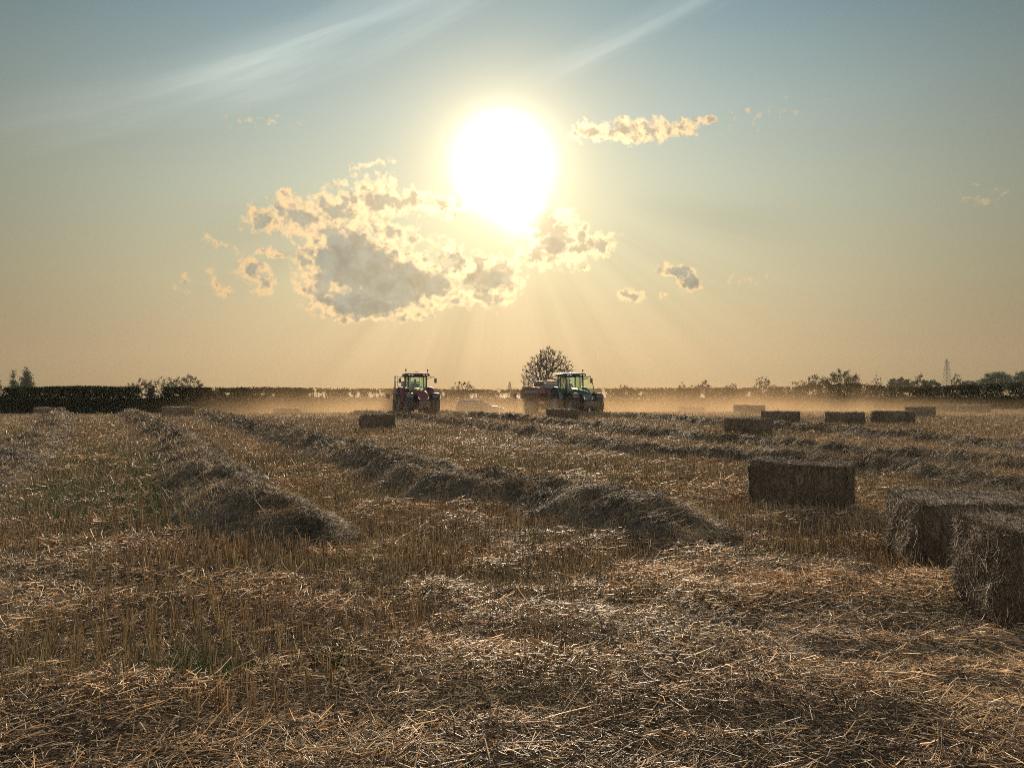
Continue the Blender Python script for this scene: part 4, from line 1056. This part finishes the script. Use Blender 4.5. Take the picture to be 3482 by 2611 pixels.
        for k in range(7):
            a = math.radians(35 + 18 * k); rr_ = FW + 0.10
            yy_ = -2.85 - math.cos(a) * rr_; zz_ = FW + math.sin(a) * rr_
            y2_ = -2.85 - math.cos(a) * (rr_ + 0.03); z2_ = FW + math.sin(a) * (rr_ + 0.03)
            rings.append([(s * 0.72, yy_, zz_), (s * 1.27, yy_, zz_), (s * 1.27, y2_, z2_), (s * 0.72, y2_, z2_)])
        q.loft(rings); q.tube([(s * 0.45, -2.85, 1.1), (s * 0.9, -2.85, FW + 0.92)], 0.02, 6); q.build('front_wing', M_DARK, root)
        q = MB(); q.tube([(s * 0.74, -0.84, 2.86), (s * 1.0, -0.98, 2.93), (s * 1.28, -1.02, 2.92), (s * 1.38, -1.02, 2.84)], 0.020, 6); q.tube([(s * 0.74, -0.84, 2.75), (s * 1.1, -0.98, 2.88)], 0.014, 6)
        arm = q.build('mirror_arm', M_DARK, root)
        q = MB(); q.box((s * 1.40, -1.02, 2.64), (0.19, 0.09, 0.36), bev=0.03); q.build('mirror', M_DARK, arm)
        q = MB()
        for k in range(4): q.box((s * (0.86 + 0.04 * k), -0.72, 1.25 - 0.25 * k), (0.30, 0.32, 0.03))
        q.tube([(s * 0.80, -0.9, 1.3), (s * 1.06, -0.9, 0.45)], 0.018, 6); q.build('steps', M_STEEL, root)
    q = MB(); q.tube([(-0.62, -1.12, 1.3), (-0.62, -1.12, 2.75), (-0.62, -1.05, 2.9)], [0.085, 0.07, 0.05], 10); q.build('exhaust', M_STEEL, root)
    q = MB(); q.box((0, 0.18, 1.75), (0.50, 0.46, 0.14), bev=0.04); q.box((0, 0.42, 2.1), (0.46, 0.12, 0.62), rot=(-0.1, 0, 0), bev=0.05); q.build('seat', M_DARK, root)
    q = MB(); q.tube([(0, -0.75, 1.45), (0, -0.55, 2.02)], 0.05, 8)
    a0 = [Vector((0, -0.55, 2.04)) + Matrix.Rotation(R(25), 3, 'X') @ Vector((0.21 * math.cos(t_), 0.21 * math.sin(t_), 0)) for t_ in np.linspace(0, 2 * math.pi, 17)]
    q.tube(a0, 0.018, 6, closed=False); q.build('steering_wheel', M_DARK, root)
    q = MB(); q.tube([(0, 0.9, 0.55), (0, 1.5, 0.55)], 0.05, 8); q.box((0.35, 0.95, 0.75), (0.06, 0.6, 0.10)); q.box((-0.35, 0.95, 0.75), (0.06, 0.6, 0.10)); q.build('hitch', M_DARK, root)
    return root


def driver(tr, label, turn=0.0):
    """seated driver, one skinned body"""
    M4 = Matrix.Translation(tr.location) @ Matrix.Rotation(tr.rotation_euler[2], 4, 'Z')
    J = [((0, 0.22, 1.93), .15), ((0, 0.24, 2.12), .14), ((0, 0.24, 2.32), .17), ((0, 0.23, 2.42), .11), ((0, 0.20, 2.50), .055), ((0, 0.185, 2.56), .08), ((0, 0.18, 2.64), .098), ((0, 0.18, 2.72), .085),
         ((0.20, 0.22, 2.38), .075), ((0.27, 0.05, 2.14), .055), ((0.17, -0.24, 2.10), .042), ((0.14, -0.36, 2.13), .036),
         ((-0.20, 0.22, 2.38), .075), ((-0.27, 0.05, 2.14), .055), ((-0.17, -0.24, 2.10), .042), ((-0.14, -0.36, 2.13), .036),
         ((0.11, 0.16, 1.90), .10), ((0.16, -0.22, 1.94), .085), ((0.15, -0.34, 1.55), .06), ((0.15, -0.48, 1.50), .045),
         ((-0.11, 0.16, 1.90), .10), ((-0.16, -0.22, 1.94), .085), ((-0.15, -0.34, 1.55), .06), ((-0.15, -0.48, 1.50), .045)]
    E = [(0, 1), (1, 2), (2, 3), (3, 4), (4, 5), (5, 6), (6, 7), (2, 8), (8, 9), (9, 10), (10, 11), (2, 12), (12, 13), (13, 14), (14, 15), (0, 16), (16, 17), (17, 18), (18, 19), (0, 20), (20, 21), (21, 22), (22, 23)]
    me = bpy.data.meshes.new('person'); me.from_pydata([p for p, _ in J], E, []); me.materials.append(M_CLOTH)
    o = bpy.data.objects.new('person', me); COL.objects.link(o)
    sk = o.modifiers.new('skin', 'SKIN')
    for i, (p, r_) in enumerate(J): me.skin_vertices[0].data[i].radius = (r_, r_)
    me.skin_vertices[0].data[0].use_root = True
    o.modifiers.new('sub', 'SUBSURF').levels = 1; o.modifiers['sub'].render_levels = 1
    o.location = tr.location; o.rotation_euler = (0, 0, tr.rotation_euler[2])
    tag(o, label, 'person', 'tractor drivers')
    h = MB(); h.lathe_x((0, 0, 0), [(-0.105, 0.001), (-0.09, 0.06), (-0.04, 0.10), (0.04, 0.10), (0.09, 0.06), (0.105, 0.001)], 14)
    q = MB(); q.add([(v[0], 0.19 + v[1] * 1.05, 2.70 + max(v[2], -0.02) * 0.9) for v in h.v], h.f, True); q.box((0, 0.06, 2.70), (0.15, 0.12, 0.02), bev=0.008)
    q.build('cap', M_HAIR, o)
    return o


def baler(loc, rz, label):
    """big square baler, front towards -Y; origin under the axle"""
    root = empty('straw_baler', loc, rz); tag(root, label, 'baler', 'large square balers towed by the tractors')
    for s in (-1, 1):
        wheel(root, s * 1.12, -0.62, 0.60, 0.50, 0.30, s); wheel(root, s * 1.12, 0.70, 0.60, 0.50, 0.30, s)
    b = MB(); b.box((0, 0.0, 1.55), (1.45, 5.2, 0.95), bev=0.05); b.box((0, -2.3, 1.35), (1.3, 1.2, 0.9), bev=0.1); b.box((0, 3.0, 1.2), (1.25, 1.2, 0.55), bev=0.04)
    b.build('bale_chamber', M_BRED, root)
    for s in (-1, 1):                                  # big hinged side covers
        q = MB(); prof = [(-2.55, 1.05), (-2.75, 1.7), (-2.45, 2.22), (-0.5, 2.28), (1.9, 2.24), (2.35, 2.0), (2.35, 1.25), (0.6, 1.22), (-1.3, 1.22), (-1.5, 1.05)]
        ins = [(s * 0.80, y_, z_) for y_, z_ in prof]; mid = [(s * 1.22, y_, z_) for y_, z_ in prof]; ou = [(s * 1.28, y_ * 0.98, 1.65 + (z_ - 1.65) * 0.93) for y_, z_ in prof]
        q.loft([ins, mid, ou], smooth=False); sc_ = q.build('side_cover', M_BRED, root)
        q = MB(); q.box((s * 1.295, -0.4, 1.85), (0.012, 3.6, 0.20)); q.build('cover_stripe', M_BGREY, sc_)
    q = MB(); q.box((0, -2.35, 2.35), (1.55, 0.55, 0.55), bev=0.06); q.box((0, -2.0, 2.2), (2.0, 0.5, 0.30), bev=0.05); q.build('front_housing', M_BGREY, root)
    q = MB(); q.box((0.1, -0.6, 2.52), (1.5, 2.6, 0.50), bev=0.10); q.build('knotter_cover', M_BRED, root)
    q = MB(); q.lathe_x((0, 0, 0), [(-0.2, 0.001), (-0.2, 0.42), (0.2, 0.42), (0.2, 0.001)], 20)
    q2 = MB(); q2.add([(v[2], -3.0 + v[0] * 0.6, 1.45 + v[1]) for v in q.v], q.f, True); q2.build('flywheel', M_DARK, root)
    q = MB(); q.box((0, -2.5, 0.55), (2.1, 0.5, 0.35), bev=0.08)
    for k in range(12): q.tube([(-0.95 + 0.173 * k, -2.75, 0.55), (-0.95 + 0.173 * k, -3.0, 0.30)], 0.012, 4)
    q.tube([(-1.05, -3.0, 0.72), (1.05, -3.0, 0.72)], 0.05, 8); q.build('pickup', M_DARK, root)
    q = MB(); q.tube([(0, -4.9, 0.60), (0, -3.3, 0.85), (0, -2.2, 1.0)], [0.07, 0.11, 0.14], 8); q.tube([(0, -4.9, 0.9), (0, -3.1, 1.4)], 0.05, 8); q.build('drawbar', M_DARK, root)
    q = MB(); q.box((0, 0.05, 0.72), (1.0, 2.0, 0.25), bev=0.04); q.tube([(-1.1, -0.62, 0.6), (1.1, -0.62, 0.6)], 0.06, 8); q.tube([(-1.1, 0.70, 0.6), (1.1, 0.70, 0.6)], 0.06, 8); q.build('axle', M_DARK, root)
    q = MB()                                           # handrail round the service platform
    z1, z2, z3 = 2.26, 2.78, 3.24
    for (x_, y_) in ((-1.18, 1.9), (-1.18, 0.5), (-1.18, -0.9), (1.05, 1.9), (-0.1, 1.9), (-1.02, -0.9)):
        q.tube([(x_, y_, z1 - 0.05), (x_, y_, z3)], 0.026, 6)
    for z_ in (z2, z3): q.tube([(-1.18, -0.9, z_), (-1.18, 1.9, z_), (1.05, 1.9, z_)], 0.024, 6)
    q.tube([(1.05, 1.9, z3), (1.05, -0.2, z3 - 0.1), (1.05, -0.2, z1)], 0.022, 6); q.build('handrail', M_STEEL, root)
    q = MB(); q.box((-0.2, 0.9, 2.285), (2.2, 2.0, 0.05)); q.build('platform', M_STEEL, root)
    q = MB(); q.tube([(-0.45, 2.4, 1.75), (-1.75, 2.75, 1.62)], 0.025, 6); q.box((-1.72, 2.76, 1.50), (0.34, 0.05, 0.40), bev=0.01); q.tube([(-1.62, 2.76, 1.3), (-1.62, 2.76, 1.12)], 0.03, 6); q.build('marker_plate', M_DARK, root)
    q = MB(); q.tube([(1.1, -1.4, 2.2), (1.1, -1.4, 2.42), (1.32, -1.3, 2.42), (1.32, -1.2, 2.25)], 0.02, 6)
    q.build('grab_handle', M_STEEL, root)
    return root


def place(px, Y): return ((px - CX) / F * Y, Y, float(ground((px - CX) / F * Y, Y)))
yawL, yawR = R(17), R(19)
lx, ly, lz = place(1413, 60.6)
tl_ = tractor('flare_red_tractor', (lx, ly, lz), yawL, M_FLARE_RED, 'dark tractor with lens-flare red put in its paint, facing the camera with both doors closed, left of the silver car')
driver(tl_, 'driver in dark clothes sitting in the cab of the left tractor')
def behind(x, y, yaw, dist, yaw2):
    hx, hy = x - math.sin(yaw) * 1.4, y + math.cos(yaw) * 1.4
    bx_, by_ = hx - math.sin(yaw2) * dist, hy + math.cos(yaw2) * dist
    return (bx_, by_, float(ground(bx_, by_)) * 0.35)
baler(behind(lx, ly, yawL, 4.9, R(11)), R(11), 'red baler with a handrail on top, towed by the left tractor')
rx_, ry_, rz_ = place(1938, 60.8)
tr_ = tractor('green_tractor', (rx_, ry_, rz_), yawR, M_GREEN, 'dark green tractor with its glass cab door open, in front of the tallest tree', door_open=True)
driver(tr_, 'driver in dark clothes sitting in the cab of the green tractor')
baler(behind(rx_, ry_, yawR, 4.6, R(18)), R(18), 'red baler with a handrail on top, towed by the green tractor')


# ------------------------------------------------------------------ the car
def car(px, Y):
    x, y, z = place(px, Y); root = empty('parked_car', (x, y, z), R(4)); tag(root, 'silver estate car half lost in the dust between the two tractors', 'car')
    L_ = 4.55
    low = [(-2.27, .38), (-2.27, .62), (-2.22, .86), (-1.9, .93), (1.05, .95), (1.45, .93), (1.95, .84), (2.2, .72), (2.27, .55), (2.27, .38), (2.0, .26), (-2.0, .26)]
    b = MB(); hw_ = 0.88
    rings = []
    for (yy_, k, dz_) in ((-hw_, 0.96, 0.0), (-hw_ - 0.015, 0.99, 0.0), (-hw_ * 0.8, 1.0, 0.015), (0, 1.0, 0.03), (hw_ * 0.8, 1.0, 0.015), (hw_ + 0.015, 0.99, 0.0), (hw_, 0.96, 0.0)):
        rings.append([(px_ * k, yy_, pz_ + (dz_ if pz_ > .8 else 0)) for px_, pz_ in low])
    b.loft(rings); body = b.build('body', M_CAR, root)
    top = [(-2.1, .93), (-1.95, 1.36), (-1.7, 1.45), (-0.6, 1.50), (0.1, 1.46), (0.35, 1.40), (1.15, .95)]
    r_ = MB(); r_.loft([[(a, -0.62, c_ - 0.004 if c_ > 1 else c_) for a, c_ in top[1:6]], [(a, -0.45, c_) for a, c_ in top[1:6]], [(a, 0.45, c_) for a, c_ in top[1:6]], [(a, 0.62, c_ - 0.004) for a, c_ in top[1:6]]], cap=False)
    for s in (-1, 1):
        for (p, q) in (((-2.1, .93), (-1.95, 1.38)), ((1.15, .95), (0.35, 1.40)), ((-0.95, .95), (-0.95, 1.46)), ((0.05, .95), (0.0, 1.45))):
            r_.tube([(p[0], s * 0.80, p[1]), (q[0], s * 0.63, q[1])], 0.04, 6)
        r_.tube([(-1.95, s * 0.63, 1.38), (-1.7, s * 0.63, 1.45), (-0.6, s * 0.63, 1.49), (0.1, s * 0.63, 1.45), (0.35, s * 0.63, 1.40)], 0.04, 6)
    r_.build('roof', M_CAR, root)
    for s in (-1, 1):
        for seg in ([(-2.02, .94), (-0.97, .95), (-0.97, 1.46), (-1.7, 1.43), (-1.9, 1.36)], [(-0.93, .95), (0.02, .95), (-0.02, 1.44), (-0.6, 1.48), (-0.93, 1.47)], [(0.08, .95), (1.08, .95), (0.33, 1.38), (0.1, 1.43)]):
            q = MB(); q.loft([[(a, s * (0.80 - (c_ - .94) * 0.33) - 0.005, c_) for a, c_ in seg], [(a, s * (0.80 - (c_ - .94) * 0.33) + 0.005, c_) for a, c_ in seg]], smooth=False); q.build('window', M_CGLASS, root)
        q = MB(); q.tube([(-1.7, s * 0.60, 1.49), (-1.65, s * 0.60, 1.53), (-0.1, s * 0.60, 1.53), (0.0, s * 0.60, 1.48)], 0.018, 6); q.build('roof_rail', M_STEEL, root)
        q = MB(); q.box((2.15, s * 0.68, 0.68), (0.18, 0.30, 0.13), bev=0.03); q.build('headlight', M_LAMPG, root)
        q = MB(); q.box((0.95, s * 0.98, 1.02), (0.12, 0.18, 0.13), bev=0.03); q.build('mirror', M_CAR, root)
        for xx in (-1.42, 1.38):
            q = MB(); q.lathe_x((0, 0, 0), [(-0.1, 0.2), (-0.11, 0.30), (-0.07, 0.33), (0.07, 0.33), (0.11, 0.30), (0.1, 0.2)], 24); q2 = MB(); q2.add([(v[1] + xx, v[0] + s * 0.82, v[2] + 0.33) for v in q.v], q.f, True); wh_ = q2.build('wheel', M_TYRE, root)
            q = MB(); q.lathe_x((0, 0, 0), [(-0.09, 0.2), (s * 0.05, 0.17), (s * 0.07, 0.05), (s * 0.07, 0.001)], 16); q2 = MB(); q2.add([(v[1] + xx, v[0] + s * 0.84, v[2] + 0.33) for v in q.v], q.f, True); q2.build('rim', M_STEEL, wh_)
    q = MB(); q.loft([[(1.10, -0.74, .96), (0.38, -0.58, 1.40), (0.38, 0.58, 1.40), (1.10, 0.74, .96)], [(1.12, -0.74, .97), (0.40, -0.58, 1.41), (0.40, 0.58, 1.41), (1.12, 0.74, .97)]], smooth=False); q.build('windscreen', M_CGLASS, root)
    return root
car(1630, 70.0)


# ------------------------------------------------------------------ dust raised by the balers, and the evening air
def dust(name, c, s, label, density, col, aniso, nscale, lo, hi, seedv, falloff=1.0):
    V = [(sx * 0.5 * s[0], sy * 0.5 * s[1], (sz + 1) * 0.5 * s[2]) for sx in (-1, 1) for sy in (-1, 1) for sz in (-1, 1)]
    Fc = [(0, 1, 3, 2), (4, 6, 7, 5), (0, 4, 5, 1), (2, 3, 7, 6), (0, 2, 6, 4), (1, 5, 7, 3)]
    me = bpy.data.meshes.new(name); me.from_pydata(V, [], Fc); me.update()
    o = bpy.data.objects.new(name, me); COL.objects.link(o); o.location = c
    m_, t, ou = mat(name + '_air')
    co = t.new('ShaderNodeTexCoord').outputs['Object']; x, y, z = t.xyz(co)
    n = t.noise(t.v('ADD', co, (seedv, 0, 0)), nscale, 4, 0.6, 0.4)
    ex = t.rng(t.m('ABSOLUTE', x), s[0] * 0.49, s[0] * 0.25); ey = t.rng(t.m('ABSOLUTE', y), s[1] * 0.49, s[1] * 0.36)
    hz = t.m('DIVIDE', z, s[2])
    ez = t.m('MULTIPLY', t.m('EXPONENT', t.m('MULTIPLY', hz, -falloff)), t.rng(hz, 1.0, 0.6))
    shape = t.m('MULTIPLY', t.m('MULTIPLY', ex, ey), ez)
    q = t.m('MULTIPLY', t.rng(n, lo, hi), shape)
    pv = t.new('ShaderNodeVolumePrincipled'); pv.inputs['Color'].default_value = (*col, 1); pv.inputs['Anisotropy'].default_value = aniso
    t.put(pv.inputs['Density'], t.m('MULTIPLY', q, density)); t.l.new(pv.outputs[0], ou.inputs['Volume'])
    me.materials.append(m_); m_.cycles.volume_sampling = 'MULTIPLE_IMPORTANCE' if hasattr(m_.cycles, 'volume_sampling') else None
    tag(o, label, 'dust', kind='stuff'); return o
dust('dust_cloud', (5.5, 70.5, -0.7), (72, 18, 4.6), 'orange sunlit dust drifting behind the tractors in front of the hedge', 0.34, (0.43, 0.29, 0.16), 0.30, 0.15, 0.34, 0.64, 3.0, 4.7)
dust('dust_veil', (9.0, 61.0, -0.4), (76, 24, 2.0), 'thin golden dust hanging low over the cut field around the small right bales', 0.045, (0.60, 0.43, 0.25), 0.4, 0.18, 0.2, 0.7, 9.0, 2.0)

V = [(sx, sy, sz) for sx in (-470, 470) for sy in (-70, 620) for sz in (-2.0, 34.0)]
Fc = [(0, 1, 3, 2), (4, 6, 7, 5), (0, 4, 5, 1), (2, 3, 7, 6), (0, 2, 6, 4), (1, 5, 7, 3)]
me = bpy.data.meshes.new('haze'); me.from_pydata(V, [], Fc); me.update()
hz_o = bpy.data.objects.new('haze', me); COL.objects.link(hz_o)
m_, t, ou = mat('haze_air')
pv = t.new('ShaderNodeVolumePrincipled'); pv.inputs['Color'].default_value = (0.95, 0.88, 0.74, 1); pv.inputs['Density'].default_value = 0.00007; pv.inputs['Anisotropy'].default_value = 0.2
t.l.new(pv.outputs[0], ou.inputs['Volume']); me.materials.append(m_)
tag(hz_o, kind='stuff')
